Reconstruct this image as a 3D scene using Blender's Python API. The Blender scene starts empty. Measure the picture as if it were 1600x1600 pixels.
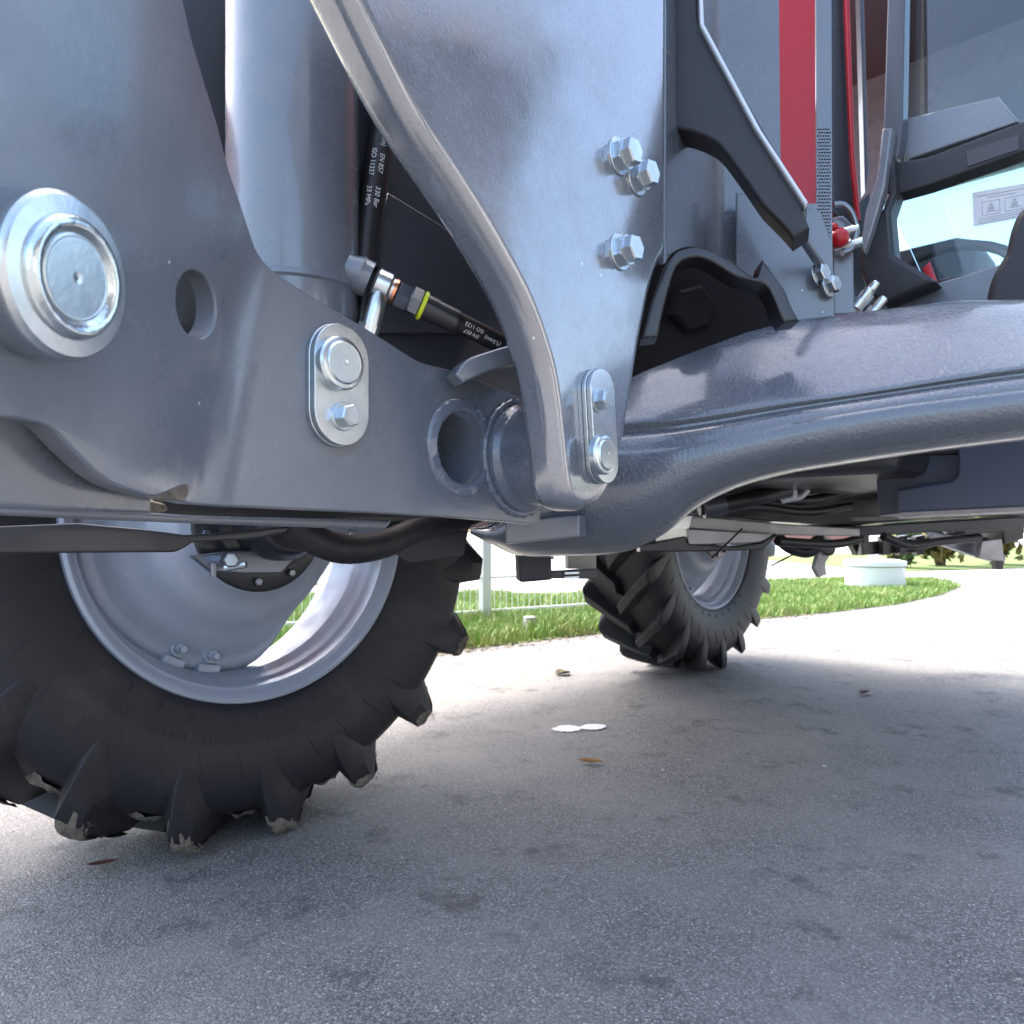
import bpy, bmesh, math, random
import numpy as np
from mathutils import Vector, Matrix
random.seed(7); rng = np.random.default_rng(7)
sc = bpy.context.scene
COL = sc.collection
R = math.radians

# ------------------------------------------------------------------ camera
F = 1150.0            # focal length in pixels of a 1600 px frame
H = 0.645             # camera height, metres
PITCH = math.atan(30 / F)
cam = bpy.data.cameras.new('camera'); camo = bpy.data.objects.new('camera', cam); COL.objects.link(camo)
cam.sensor_width = 36; cam.lens = 36 * F / 1600; cam.clip_start = .02; cam.clip_end = 600
camo.location = (0, 0, H); camo.rotation_euler = (math.pi / 2 + PITCH, 0, 0)
sc.camera = camo
cam.dof.use_dof = True; cam.dof.focus_distance = .95; cam.dof.aperture_fstop = 11
# ------------------------------------------------------------------ sky and sun
SUN_EL, SUN_AZ = R(56), R(-32)      # azimuth measured from +Y (beyond the tractor) towards +X
w = bpy.data.worlds.new('World'); sc.world = w; w.use_nodes = True
nt = w.node_tree; nt.nodes.clear()
sky = nt.nodes.new('ShaderNodeTexSky'); sky.sky_type = 'NISHITA'; sky.sun_disc = False
sky.sun_elevation = SUN_EL; sky.sun_rotation = SUN_AZ; sky.dust_density = 4.0; sky.air_density = 1.0
bg = nt.nodes.new('ShaderNodeBackground'); bg.inputs[1].default_value = .15
out = nt.nodes.new('ShaderNodeOutputWorld')
nt.links.new(sky.outputs[0], bg.inputs[0]); nt.links.new(bg.outputs[0], out.inputs[0])
sl = bpy.data.lights.new('sun', 'SUN'); sl.energy = 1.35; sl.angle = R(11); sl.color = (1, .955, .89)
so = bpy.data.objects.new('sun', sl); COL.objects.link(so)
sd = Vector((math.sin(SUN_AZ) * math.cos(SUN_EL), math.cos(SUN_AZ) * math.cos(SUN_EL), math.sin(SUN_EL)))
so.rotation_euler = sd.to_track_quat('Z', 'Y').to_euler(); so.location = sd * 30
sc.view_settings.view_transform = 'Standard'; sc.view_settings.look = 'None'
sc.view_settings.exposure = 2.42; sc.view_settings.gamma = 1; sc.view_settings.use_curve_mapping = False

# ------------------------------------------------------------------ projection helpers (build time only)
cp, sp = math.cos(PITCH), math.sin(PITCH)
def ray(px, py):
    x, y, z = (px - 800) / F, 1.0, -(py - 800) / F
    return Vector((x, y * cp - z * sp, y * sp + z * cp))
EYE = Vector((0, 0, H))
def W(px, py, d): return EYE + ray(px, py) * d
def G(px, py, z=0.0):
    r = ray(px, py); return EYE + r * ((z - H) / r.z)
class Plane:
    def __init__(s, p, n, u=None):
        s.n = Vector(n).normalized(); s.p = Vector(p)
        if u is None: u = Vector((0, 0, 1)).cross(s.n)
        s.u = Vector(u).normalized(); s.v = s.n.cross(s.u).normalized()
    def hit(s, px, py):
        r = ray(px, py); return EYE + r * ((s.p - EYE).dot(s.n) / r.dot(s.n))
    def uv(s, px, py):
        q = s.hit(px, py) - s.p; return q.dot(s.u), q.dot(s.v)
    def pt(s, u, v, w=0): return s.p + s.u * u + s.v * v + s.n * w
    def off(s, w): return Plane(s.p + s.n * w, s.n, s.u)
def vplane(phi, px, py, d):
    a = R(phi); return Plane(W(px, py, d), (math.sin(a), -math.cos(a), 0))
def plane3(a, b, c):
    n = (b - a).cross(c - a).normalized()
    if n.dot(EYE - a) < 0: n = -n
    return Plane(a, n)
PHI = R(47)
T_ = Vector((math.cos(PHI), math.sin(PHI), 0)); N_ = Vector((math.sin(PHI), -math.cos(PHI), 0))
def TR(s, o, z): return T_ * s + N_ * o + Vector((0, 0, z))     # along the tractor, out from it, up

# ------------------------------------------------------------------ object helpers
WO = {}
def thing(name, label, cat, loc, group=None):
    o = bpy.data.objects.new(name, None); COL.objects.link(o); o.location = loc; o.empty_display_size = .1
    o['label'] = label; o['category'] = cat
    if group: o['group'] = group
    WO[o.name] = Vector(loc); return o
def tag(o, label, cat, group=None):
    o['label'] = label; o['category'] = cat
    if group: o['group'] = group
    return o
def obj(name, verts, faces, m, parent=None, smooth=30, origin=None, bevel=0, seg=2):
    vs = [Vector(v) for v in verts]
    if origin is None:
        lo = Vector([min(v[i] for v in vs) for i in range(3)]); hi = Vector([max(v[i] for v in vs) for i in range(3)])
        origin = (lo + hi) / 2
    me = bpy.data.meshes.new(name)
    me.from_pydata([v - origin for v in vs], [], faces)
    bm = bmesh.new(); bm.from_mesh(me); bmesh.ops.recalc_face_normals(bm, faces=bm.faces)
    if bevel:
        es = [e for e in bm.edges if len(e.link_faces) == 2 and e.calc_face_angle(0) > R(35)]
        bmesh.ops.bevel(bm, geom=es, offset=bevel, segments=seg, profile=.5, affect='EDGES', clamp_overlap=True)
    bm.to_mesh(me); bm.free()
    if smooth:
        me.polygons.foreach_set('use_smooth', [True] * len(me.polygons)); me.set_sharp_from_angle(angle=R(smooth))
    me.materials.append(m)
    o = bpy.data.objects.new(name, me); COL.objects.link(o)
    if smooth and len(me.polygons) > 6:
        wn_ = o.modifiers.new('weighted_normals', 'WEIGHTED_NORMAL'); wn_.keep_sharp = True
    WO[o.name] = origin
    if parent: o.parent = parent; o.location = origin - WO[parent.name]
    else: o.location = origin
    return o
def box_vf(c, ax, ay, az):
    v = [c + ax * i + ay * j + az * k for i in (-1, 1) for j in (-1, 1) for k in (-1, 1)]
    return v, [(0, 1, 3, 2), (4, 6, 7, 5), (0, 4, 5, 1), (2, 3, 7, 6), (0, 2, 6, 4), (1, 5, 7, 3)]
def merge(*vfs):
    V, Fc = [], []
    for v, f in vfs:
        n = len(V); V += list(v); Fc += [tuple(i + n for i in q) for q in f]
    return V, Fc
def tbox(s0, s1, o0, o1, z0, z1):
    return box_vf(TR((s0 + s1) / 2, (o0 + o1) / 2, (z0 + z1) / 2), T_ * ((s1 - s0) / 2), N_ * ((o1 - o0) / 2), Vector((0, 0, (z1 - z0) / 2)))
def frame(n):
    n = Vector(n).normalized(); u = Vector((0, 0, 1)).cross(n)
    if u.length < 1e-3: u = Vector((1, 0, 0))
    u.normalize(); return u, n.cross(u).normalized(), n
def lathe_vf(p, n, prof, seg=48, rot=0, closed=True):
    """profile of (radius, height along n)"""
    u, v, n = frame(n); V, Fc = [], []
    for r, h in prof:
        for k in range(seg):
            a = rot + 2 * math.pi * k / seg
            V.append(p + n * h + (u * math.cos(a) + v * math.sin(a)) * r)
    for i in range(len(prof) - 1):
        for k in range(seg):
            k2 = (k + 1) % seg; Fc.append((i * seg + k, i * seg + k2, (i + 1) * seg + k2, (i + 1) * seg + k))
    if closed:
        Fc.append(tuple(range(seg))); Fc.append(tuple((len(prof) - 1) * seg + k for k in range(seg)))
    return V, Fc
def catmull(pts, n=8):
    P = [Vector(p) for p in pts]; P = [P[0] * 2 - P[1]] + P + [P[-1] * 2 - P[-2]]; o = []
    for i in range(1, len(P) - 2):
        for k in range(n):
            t = k / n; a, b, c, d = P[i - 1:i + 3]
            o.append(.5 * (2 * b + (c - a) * t + (2 * a - 5 * b + 4 * c - d) * t * t + (3 * b - a - 3 * c + d) * t ** 3))
    o.append(P[-2]); return o
def tube_vf(path, r, seg=16, cap=True):
    path = [Vector(p) for p in path]; V, Fc = [], []; m = len(path)
    t0 = (path[1] - path[0]).normalized(); u = frame(t0)[0]
    for i, p in enumerate(path):
        t = (path[min(i + 1, m - 1)] - path[max(i - 1, 0)]).normalized()
        u = (u - t * u.dot(t)).normalized(); v = t.cross(u)
        rr = r[i] if isinstance(r, (list, tuple)) else r
        for k in range(seg):
            a = 2 * math.pi * k / seg; V.append(p + (u * math.cos(a) + v * math.sin(a)) * rr)
    for i in range(m - 1):
        for k in range(seg):
            k2 = (k + 1) % seg; Fc.append((i * seg + k, i * seg + k2, (i + 1) * seg + k2, (i + 1) * seg + k))
    if cap: Fc += [tuple(range(seg)), tuple((m - 1) * seg + k for k in range(seg))]
    return V, Fc
def spline2(path):
    """outline of (x, y) points; nested lists are smoothed"""
    o = []
    for q in path:
        if isinstance(q, list): o += [(a.x, a.y) for a in catmull([(x, y, 0) for x, y in q], 6)]
        else: o.append(q)
    return o
def flat_mesh(outlines, t, bev, seg=2, text=None, size=1):
    """2D outlines (first outer, rest holes) -> (verts, faces) extruded; front face at z=0, back at z=-t"""
    if text:
        c = bpy.data.curves.new('tmp', 'FONT'); c.body = text; c.size = size; c.align_x = 'CENTER'; c.align_y = 'CENTER'
    else:
        c = bpy.data.curves.new('tmp', 'CURVE'); c.dimensions = '2D'; c.fill_mode = 'BOTH'
        for ol in outlines:
            s = c.splines.new('POLY'); s.points.add(len(ol) - 1)
            for p, (x, y) in zip(s.points, ol): p.co = (x, y, 0, 1)
            s.use_cyclic_u = True
    c.extrude = max(t / 2 - bev, 0); c.bevel_depth = bev; c.bevel_resolution = seg if bev < .015 else 5; c.offset = -bev if not text else 0
    o = bpy.data.objects.new('tmp', c)
    me = o.to_mesh()
    bm = bmesh.new(); bm.from_mesh(me); bmesh.ops.remove_doubles(bm, verts=bm.verts, dist=1e-6)
    V = [Vector((v.co.x, v.co.y, v.co.z - t / 2)) for v in bm.verts]
    bm.verts.index_update(); Fc = [tuple(v.index for v in f.verts) for f in bm.faces]
    bm.free(); o.to_mesh_clear(); bpy.data.objects.remove(o); bpy.data.curves.remove(c)
    return V, Fc
def circ_uv(pl, px, py, r, n=40):
    u, v = pl.uv(px, py); return [(u + r * math.cos(2 * math.pi * k / n), v + r * math.sin(2 * math.pi * k / n)) for k in range(n)]
def plate_vf(pl, path, t, bev=.003, holes=()):
    ol = [[pl.uv(x, y) for x, y in spline2(path)]] + [circ_uv(pl, *h) for h in holes]
    V, Fc = flat_mesh(ol, t, bev)
    return [pl.pt(v.x, v.y, v.z) for v in V], Fc
def plate(name, pl, path, t, m, parent, bev=.003, holes=()):
    return obj(name, *plate_vf(pl, path, t, bev, holes), m, parent, smooth=35)
def slot_uv(a, b, r, n=16):
    a, b = Vector(a), Vector(b); d = (b - a).normalized(); ang = math.atan2(d.y, d.x); o = []
    for c, s in ((b, -1), (a, 1)):
        for k in range(n + 1):
            th = ang + s * math.pi / 2 + math.pi * k / n
            o.append((c.x + r * math.cos(th), c.y + r * math.sin(th)))
    return o

# ------------------------------------------------------------------ materials
def mat(name, color, rough=.5, metal=0, coat=0, bump=None, var=None, spec=.5):
    """bump: list of (scale, strength, distance); var: (scale, colour2, low, high)"""
    m = bpy.data.materials.new(name); m.use_nodes = True; nt = m.node_tree
    b = nt.nodes['Principled BSDF']; b.inputs['Base Color'].default_value = (*color, 1)
    b.inputs['Roughness'].default_value = rough; b.inputs['Metallic'].default_value = metal
    b.inputs['Coat Weight'].default_value = coat; b.inputs['Coat Roughness'].default_value = .07; b.inputs['Coat IOR'].default_value = 1.55
    b.inputs['Specular IOR Level'].default_value = spec
    tc = nt.nodes.new('ShaderNodeTexCoord')
    if var:
        n = nt.nodes.new('ShaderNodeTexNoise'); n.inputs['Scale'].default_value = var[0]; n.inputs['Detail'].default_value = 6
        n.inputs['Roughness'].default_value = .65
        r = nt.nodes.new('ShaderNodeMapRange'); r.inputs[1].default_value = var[2]; r.inputs[2].default_value = var[3]
        x = nt.nodes.new('ShaderNodeMixRGB'); x.inputs[1].default_value = (*color, 1); x.inputs[2].default_value = (*var[1], 1)
        nt.links.new(tc.outputs['Object'], n.inputs['Vector']); nt.links.new(n.outputs[0], r.inputs[0])
        nt.links.new(r.outputs[0], x.inputs[0]); nt.links.new(x.outputs[0], b.inputs['Base Color'])
    last = None
    for s, st, d in (bump or []):
        n = nt.nodes.new('ShaderNodeTexNoise'); n.inputs['Scale'].default_value = s; n.inputs['Detail'].default_value = 2
        bp = nt.nodes.new('ShaderNodeBump'); bp.inputs['Strength'].default_value = st; bp.inputs['Distance'].default_value = d
        nt.links.new(tc.outputs['Object'], n.inputs['Vector']); nt.links.new(n.outputs[0], bp.inputs['Height'])
        if last: nt.links.new(last.outputs[0], bp.inputs['Normal'])
        last = bp
    if last: nt.links.new(last.outputs[0], b.inputs['Normal'])
    return m
M = {}
def coat_ior(m, v): m.node_tree.nodes['Principled BSDF'].inputs['Coat IOR'].default_value = v; return m
def weather(m, dust=(.30, .29, .27), amount=.30, chips=True):
    nt = m.node_tree; b = nt.nodes['Principled BSDF']; L = nt.links.new
    tc = nt.nodes.new('ShaderNodeTexCoord')
    def noise(s, d, ro=.6):
        n = nt.nodes.new('ShaderNodeTexNoise'); n.inputs['Scale'].default_value = s; n.inputs['Detail'].default_value = d; n.inputs['Roughness'].default_value = ro
        L(tc.outputs['Object'], n.inputs['Vector']); return n.outputs[0]
    def rg(x, a, c, o0, o1):
        r = nt.nodes.new('ShaderNodeMapRange'); r.inputs[1].default_value = a; r.inputs[2].default_value = c; r.inputs[3].default_value = o0; r.inputs[4].default_value = o1; L(x, r.inputs[0]); return r.outputs[0]
    def mul(a, c):
        q = nt.nodes.new('ShaderNodeMath'); q.operation = 'MULTIPLY'; L(a, q.inputs[0]); L(c, q.inputs[1]); return q.outputs[0]
    src = b.inputs['Base Color'].links[0].from_socket
    d = mul(rg(noise(5, 8, .7), .48, .74, 0, amount), rg(noise(45, 5, .7), .3, .7, .35, 1))
    x = nt.nodes.new('ShaderNodeMixRGB'); L(d, x.inputs[0]); L(src, x.inputs[1]); x.inputs[2].default_value = (*dust, 1); col = x.outputs[0]
    if chips:
        v = nt.nodes.new('ShaderNodeTexVoronoi'); v.inputs['Scale'].default_value = 34; L(tc.outputs['Object'], v.inputs['Vector'])
        sp = nt.nodes.new('ShaderNodeSeparateColor'); L(v.outputs['Color'], sp.inputs[0])
        k = mul(rg(v.outputs['Distance'], .05, .075, 1, 0), rg(sp.outputs[0], .80, .82, 0, 1))
        x2 = nt.nodes.new('ShaderNodeMixRGB'); L(k, x2.inputs[0]); L(col, x2.inputs[1]); x2.inputs[2].default_value = (.62, .62, .62, 1); col = x2.outputs[0]
    L(col, b.inputs['Base Color'])
    r0 = b.inputs['Roughness'].default_value
    L(rg(noise(11, 6, .65), .35, .7, r0 * .8, min(r0 * 1.9, .8)), b.inputs['Roughness'])
    cr = b.inputs['Coat Roughness'].default_value
    L(rg(noise(8, 6, .7), .35, .72, cr, cr + .22), b.inputs['Coat Roughness'])
    return m
M['paint'] = mat('grey_paint', (.128, .147, .176), .26, 0, .8, [(160, .2, .0012), (9, .04, .02)], (7, (.145, .163, .192), .45, .75))
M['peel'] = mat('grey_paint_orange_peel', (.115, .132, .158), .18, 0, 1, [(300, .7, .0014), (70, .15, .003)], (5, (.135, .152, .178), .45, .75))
M['paint'], M['peel'] = weather(M['paint']), coat_ior(weather(M['peel'], amount=.12), 2.6)
M['beam'] = weather(mat('beam_paint', (.100, .115, .138), .17, 0, 1, [(190, .9, .0026), (60, .2, .003)], (5, (.11, .123, .145), .45, .75)), amount=.12, chips=False)
M['weld'] = mat('weld_paint', (.130, .155, .196), .22, 0, .7, [(180, .5, .002), (45, .35, .006)])
M['zinc'] = mat('zinc_plate', (.66, .70, .72), .30, 1, 0, [(350, .12, .0008), (35, .10, .003)], (30, (.50, .56, .58), .4, .7))
M['zinc_rough'] = mat('turned_zinc', (.70, .76, .77), .28, 1, 0, [(160, .12, .001), (30, .05, .003)], (18, (.58, .66, .68), .4, .7))
M['zinc_cast'] = mat('cast_zinc', (.72, .78, .79), .24, 1, 0, [(80, .28, .003), (24, .10, .004)], (18, (.60, .68, .70), .4, .7))
M['steel'] = mat('dark_steel', (.20, .22, .25), .32, .9, 0, [(200, .1, .001)])
M['copper'] = mat('copper_ring', (.75, .33, .20), .3, 1)
M['yellow'] = mat('yellow_band', (.62, .68, .03), .35)
M['rubber'] = mat('hose_rubber', (.016, .016, .018), .42, 0, 0, [(500, .1, .0005)])
M['tyre'] = mat('tyre_rubber', (.012, .0125, .015), .55, 0, 0, [(220, .15, .001), (25, .08, .004)], (7, (.045, .043, .040), .52, .85))
M['rim'] = mat('silver_rim_paint', (.37, .41, .47), .38, .2, .2, [(90, .08, .001)], (6, (.31, .35, .405), .45, .75))
M['rim'] = weather(M['rim'], (.26, .24, .21), .35)
M['black'] = mat('black_paint', (.018, .019, .022), .35, 0, .2, [(150, .1, .001)], (9, (.035, .036, .04), .5, .8))
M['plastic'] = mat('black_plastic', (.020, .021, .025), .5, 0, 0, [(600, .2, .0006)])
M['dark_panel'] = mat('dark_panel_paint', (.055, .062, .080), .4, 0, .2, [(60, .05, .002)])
M['navy'] = mat('tank_plastic', (.060, .072, .105), .45, 0, 0, [(400, .15, .0008)])
M['red'] = mat('red_paint', (.42, .008, .014), .35, 0, 0, [(20, .03, .004)])
M['white'] = mat('white_print', (.80, .80, .80), .6)
M['label'] = mat('label_paper', (.72, .72, .74), .4, 0, 0, None, (20, (.64, .64, .66), .4, .7))
M['ink'] = mat('label_ink', (.42, .43, .45), .5)
M['inkdark'] = mat('dark_label', (.045, .045, .05), .4)
M['galv'] = mat('galvanised', (.62, .64, .66), .5, .6)
M['whitepaint'] = mat('white_paint', (.80, .80, .78), .45)
M['concrete'] = mat('concrete', (.52, .51, .48), .85, 0, 0, [(40, .4, .01)], (6, (.40, .39, .37), .4, .7))
M['sand'] = mat('dried_mud', (.19, .165, .13), .95, 0, 0, [(120, .9, .006)], (35, (.09, .075, .06), .4, .65))
M['straw'] = mat('straw_mud', (.30, .26, .16), .95, 0, 0, [(90, .9, .006)], (45, (.13, .11, .08), .4, .6))
M['beige'] = mat('beige_block', (.30, .29, .24), .5)
M['lightpanel'] = mat('bare_aluminium', (.46, .45, .45), .45, .5, 0, [(30, .1, .004)], (12, (.34, .34, .34), .45, .7))
M['leaf_o'] = mat('dry_leaf', (.50, .24, .07), .7, 0, 0, [(60, .5, .004)], (60, (.32, .13, .04), .4, .7))
M['leaf_r'] = mat('brown_leaf', (.10, .03, .025), .7, 0, 0, [(60, .5, .004)])
M['bark'] = mat('bark', (.12, .09, .06), .9)
M['hedge'] = mat('autumn_foliage', (.30, .22, .05), .8, 0, 0, None, (2, (.14, .14, .04), .4, .6))
M['hedge_g'] = mat('green_foliage', (.08, .13, .03), .8, 0, 0, None, (2, (.16, .17, .05), .4, .6))
M['brick'] = mat('brick_wall', (.40, .19, .13), .85)
M['roof'] = mat('roof_tiles', (.09, .08, .08), .85)
M['plaster'] = mat('pale_plaster', (.68, .66, .62), .85)
M['timber'] = mat('reflection_barn_timber', (.13, .125, .12), .85, 0, 0, [(30, .4, .01)], (4, (.08, .075, .07), .4, .7))
M['void'] = mat('recess_shade_black', (.010, .010, .011), .8, 0, 0, [(60, .2, .004)], None, .15)  # near-black colour stands in for the shade inside the arch
M['grit'] = mat('stone_grit', (.20, .19, .18), .9)
M['spot'] = mat('sun_patch_white', (.86, .87, .88), .6)  # white of the sunlight painted on the asphalt

def glass_mat():
    m = bpy.data.materials.new('tinted_glass'); m.use_nodes = True; b = m.node_tree.nodes['Principled BSDF']
    b.inputs['Base Color'].default_value = (.62, .80, .82, 1); b.inputs['Roughness'].default_value = .01
    b.inputs['Transmission Weight'].default_value = 1; b.inputs['IOR'].default_value = 1.52
    return m
M['glass'] = glass_mat()

def asphalt_mat():
    m = bpy.data.materials.new('asphalt'); m.use_nodes = True; nt = m.node_tree; L = nt.links.new
    b = nt.nodes['Principled BSDF']; b.inputs['Roughness'].default_value = .75; b.inputs['Specular IOR Level'].default_value = .4
    tc = nt.nodes.new('ShaderNodeTexCoord')
    def noise(s, d=4, ro=.6):
        n = nt.nodes.new('ShaderNodeTexNoise'); n.inputs['Scale'].default_value = s; n.inputs['Detail'].default_value = d
        n.inputs['Roughness'].default_value = ro; L(tc.outputs['Object'], n.inputs['Vector']); return n.outputs[0]
    def rng_(x, a, c, o0=0, o1=1):
        r = nt.nodes.new('ShaderNodeMapRange'); r.inputs[1].default_value = a; r.inputs[2].default_value = c
        r.inputs[3].default_value = o0; r.inputs[4].default_value = o1; L(x, r.inputs[0]); return r.outputs[0]
    def mix(f, c1, c2, mode='MIX'):
        x = nt.nodes.new('ShaderNodeMixRGB'); x.blend_type = mode
        for i, c in ((0, f), (1, c1), (2, c2)):
            if hasattr(c, 'is_linked'): L(c, x.inputs[i])
            elif i == 0: x.inputs[0].default_value = c
            else: x.inputs[i].default_value = (*c, 1)
        return x.outputs[0]
    def voro(s):
        v = nt.nodes.new('ShaderNodeTexVoronoi'); v.inputs['Scale'].default_value = s; L(tc.outputs['Object'], v.inputs['Vector']); return v
    v = voro(270)
    sep = nt.nodes.new('ShaderNodeSeparateColor'); L(v.outputs['Color'], sep.inputs[0])
    base = mix(sep.outputs[0], (.125, .125, .126), (.34, .335, .325))           # stone grains of different greys
    base = mix(rng_(sep.outputs[1], .955, .97), base, (.55, .53, .50))         # pale chips
    base = mix(rng_(v.outputs['Distance'], .35, .75, 0, .75), base, (.06, .06, .062))  # bitumen between grains
    base = mix(rng_(noise(3.2, 6), .42, .66, 0, .55), base, (.27, .265, .25))  # dusty worn areas
    base = mix(rng_(noise(5.2, 8, .74), .55, .65, 0, .82), base, (.045, .045, .048))    # oil and damp stains
    base = mix(rng_(noise(.6, 4), .35, .7, 0, .35), base, (.22, .215, .205))
    base = mix(1.0, base, (1.03, 1.0, .965), 'MULTIPLY')
    L(base, b.inputs['Base Color'])
    bp = nt.nodes.new('ShaderNodeBump'); bp.inputs['Strength'].default_value = .5; bp.inputs['Distance'].default_value = .003; bp.invert = True
    L(v.outputs['Distance'], bp.inputs['Height'])
    bp2 = nt.nodes.new('ShaderNodeBump'); bp2.inputs['Strength'].default_value = .35; bp2.inputs['Distance'].default_value = .006
    L(noise(70, 4, .7), bp2.inputs['Height']); L(bp.outputs[0], bp2.inputs['Normal']); L(bp2.outputs[0], b.inputs['Normal'])
    return m
M['asphalt'] = asphalt_mat()
M['gravel'] = mat('pale_gravel', (.50, .48, .45), .9, 0, 0, [(60, .5, .01)], (3, (.60, .58, .55), .4, .7))
M['lawn'] = mat('lawn_soil', (.15, .22, .06), .9, 0, 0, [(60, .8, .02)], (5, (.15, .20, .05), .4, .7))
M['grass'] = mat('grass_blade', (.19, .33, .06), .6, 0, 0, None, (9, (.38, .40, .16), .42, .66))
M['grass'].node_tree.nodes['Principled BSDF'].inputs['Transmission Weight'].default_value = 0

# ------------------------------------------------------------------ ground, lawn, yard
def sheet(name, pts, z, m):
    o = obj(name, [(x, y, z) for x, y in pts], [tuple(range(len(pts)))], m, None, 0, Vector((0, 0, z))); o['kind'] = 'structure'; return o
sheet('ground', [(-300, -300), (300, -300), (300, 300), (-300, 300)], -.008, M['gravel'])
edge_px = [(300, 1075), (600, 1032), (700, 1018), (820, 1004), (940, 990), (1080, 978), (1200, 966), (1300, 957), (1400, 945), (1470, 930), (1503, 916)]
edge = [(G(x, y).x, G(x, y).y) for x, y in edge_px]
road = [(-40, -40), (60, -40), (60, 9.2)] + [(edge[-1][0] + 3, edge[-1][1] + .4)] + edge[::-1] + [(-40, edge[0][1] - 3)]
sheet('road', road, 0, M['asphalt'])
back = [(G(x, y).x, G(x, y).y) for x, y in [(1440, 905), (1330, 906), (1200, 908), (1050, 915), (930, 924), (780, 928), (640, 932), (400, 935)]]
lawn_pts = edge + back + [(-14, 8)] + [(-14, 3.6)]
sheet('lawn', lawn_pts, .004, M['lawn'])
far = [(G(x, y).x, G(x, y).y) for x, y in [(1400, 893), (1600, 887), (1800, 884)]]
sheet('verge', far + [(60, 30), (20, 30), (far[0][0] - .6, 18)], .004, M['lawn'])

def inside(x, y, poly):
    c = False; j = len(poly) - 1
    for i in range(len(poly)):
        xi, yi = poly[i]; xj, yj = poly[j]
        if (yi > y) != (yj > y) and x < (xj - xi) * (y - yi) / (yj - yi) + xi: c = not c
        j = i
    return c
def grass(name, poly, n, bb, hmin, hmax, label):
    V, Fc = [], []; k = 0
    while k < n:
        x = random.uniform(bb[0], bb[1]); y = random.uniform(bb[2], bb[3])
        if not inside(x, y, poly): continue
        k += 1
        h = random.uniform(hmin, hmax) * (1 + .4 * math.sin(x * 5.1) * math.sin(y * 4.3)); a = random.uniform(0, 6.28); wd = .0035 + .002 * random.random()
        lx, ly = random.gauss(0, .35) * h, random.gauss(0, .35) * h
        i = len(V)
        V += [(x - wd * math.cos(a), y - wd * math.sin(a), .003), (x + wd * math.cos(a), y + wd * math.sin(a), .003),
              (x + lx * .4 + wd * .7 * math.cos(a), y + ly * .4 + wd * .7 * math.sin(a), h * .6), (x + lx * .4 - wd * .7 * math.cos(a), y + ly * .4 - wd * .7 * math.sin(a), h * .6), (x + lx, y + ly, h)]
        Fc += [(i, i + 1, i + 2, i + 3), (i + 3, i + 2, i + 4)]
    me = bpy.data.meshes.new(name); me.from_pydata(V, [], Fc); me.materials.append(M['grass'])
    o = bpy.data.objects.new(name, me); COL.objects.link(o); o['kind'] = 'stuff'; return o
grass('grass', lawn_pts, 60000, (-2.6, 1.2, 3.2, 7.2), .03, .10, '')
grass('grass', lawn_pts, 40000, (1.2, 7, 4, 11), .03, .075, '')

# debris along the road edge
lit = []
for k in range(420):
    i = random.randrange(1, 7); t = random.random(); a, b = Vector((*edge[i], 0)), Vector((*edge[i + 1], 0))
    p = a.lerp(b, t) + Vector((random.gauss(0, .05), random.gauss(-.05, .07), .006)); s = random.uniform(.008, .022); a_ = random.random() * 6.3
    d = Vector((math.cos(a_), math.sin(a_), random.uniform(-.2, .4))) * s; e = Vector((-math.sin(a_), math.cos(a_), .1)) * s * .4
    lit.append(([p - d, p + e, p + d, p - e + Vector((0, 0, s * .3))], [(0, 1, 2), (0, 2, 3)]))
o = obj('leaf_litter', *merge(*lit), M['straw'], None, 0); o['kind'] = 'stuff'

def curled_leaf(name, pa, pb, wd, m, label, curl=.3):
    a, b = Vector(pa), Vector(pb); d = b - a; L_ = d.length; s = Vector((-d.y, d.x, 0)).normalized(); V, Fc = [], []; n = 10
    for i in range(n + 1):
        t = i / n; c = a.lerp(b, t) + Vector((0, 0, .004 + curl * L_ * (t - .5) ** 2)); ww = wd * math.sin(math.pi * min(max(t, .03), .97)) ** .7
        for q in (-1, -.5, 0, .5, 1): V.append(c + s * ww * q + Vector((0, 0, abs(q) * ww * .6)))
    for i in range(n):
        for q in range(4): Fc.append((i * 5 + q, i * 5 + q + 1, i * 5 + q + 6, i * 5 + q + 5))
    o = obj(name, V, Fc, m, None, 60); tag(o, label, 'leaf'); return o
curled_leaf('leaf', G(903, 1192), G(942, 1194), .012, M['leaf_o'], 'dry orange leaf lying curled on the open asphalt')
curled_leaf('leaf', G(134, 1358), G(185, 1349), .008, M['leaf_r'], 'dark red brown leaf on the asphalt below the near tyre')
curled_leaf('leaf', G(1343, 1087), G(1358, 1083), .016, M['leaf_r'], 'small brown leaf on the shaded asphalt right of the far tyre')
curled_leaf('leaf', G(868, 1056), G(890, 1053), .03, M['straw'], 'pale dry leaf on the bright asphalt left of the far tyre', .04)
def blob(pts, z):
    P = spline2([[*pts, pts[0]]]); g = [G(x, y, z) for x, y in P]; return g[:-1], [tuple(range(len(g) - 1))]
def patch(pts, z, n=72):
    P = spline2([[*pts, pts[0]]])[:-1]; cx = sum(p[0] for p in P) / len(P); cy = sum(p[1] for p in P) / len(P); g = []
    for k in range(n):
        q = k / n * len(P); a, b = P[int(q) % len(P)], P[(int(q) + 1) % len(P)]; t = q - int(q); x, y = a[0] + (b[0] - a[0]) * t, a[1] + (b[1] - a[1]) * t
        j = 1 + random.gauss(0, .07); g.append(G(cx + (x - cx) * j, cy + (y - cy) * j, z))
    return g, [tuple(range(n))]
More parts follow.
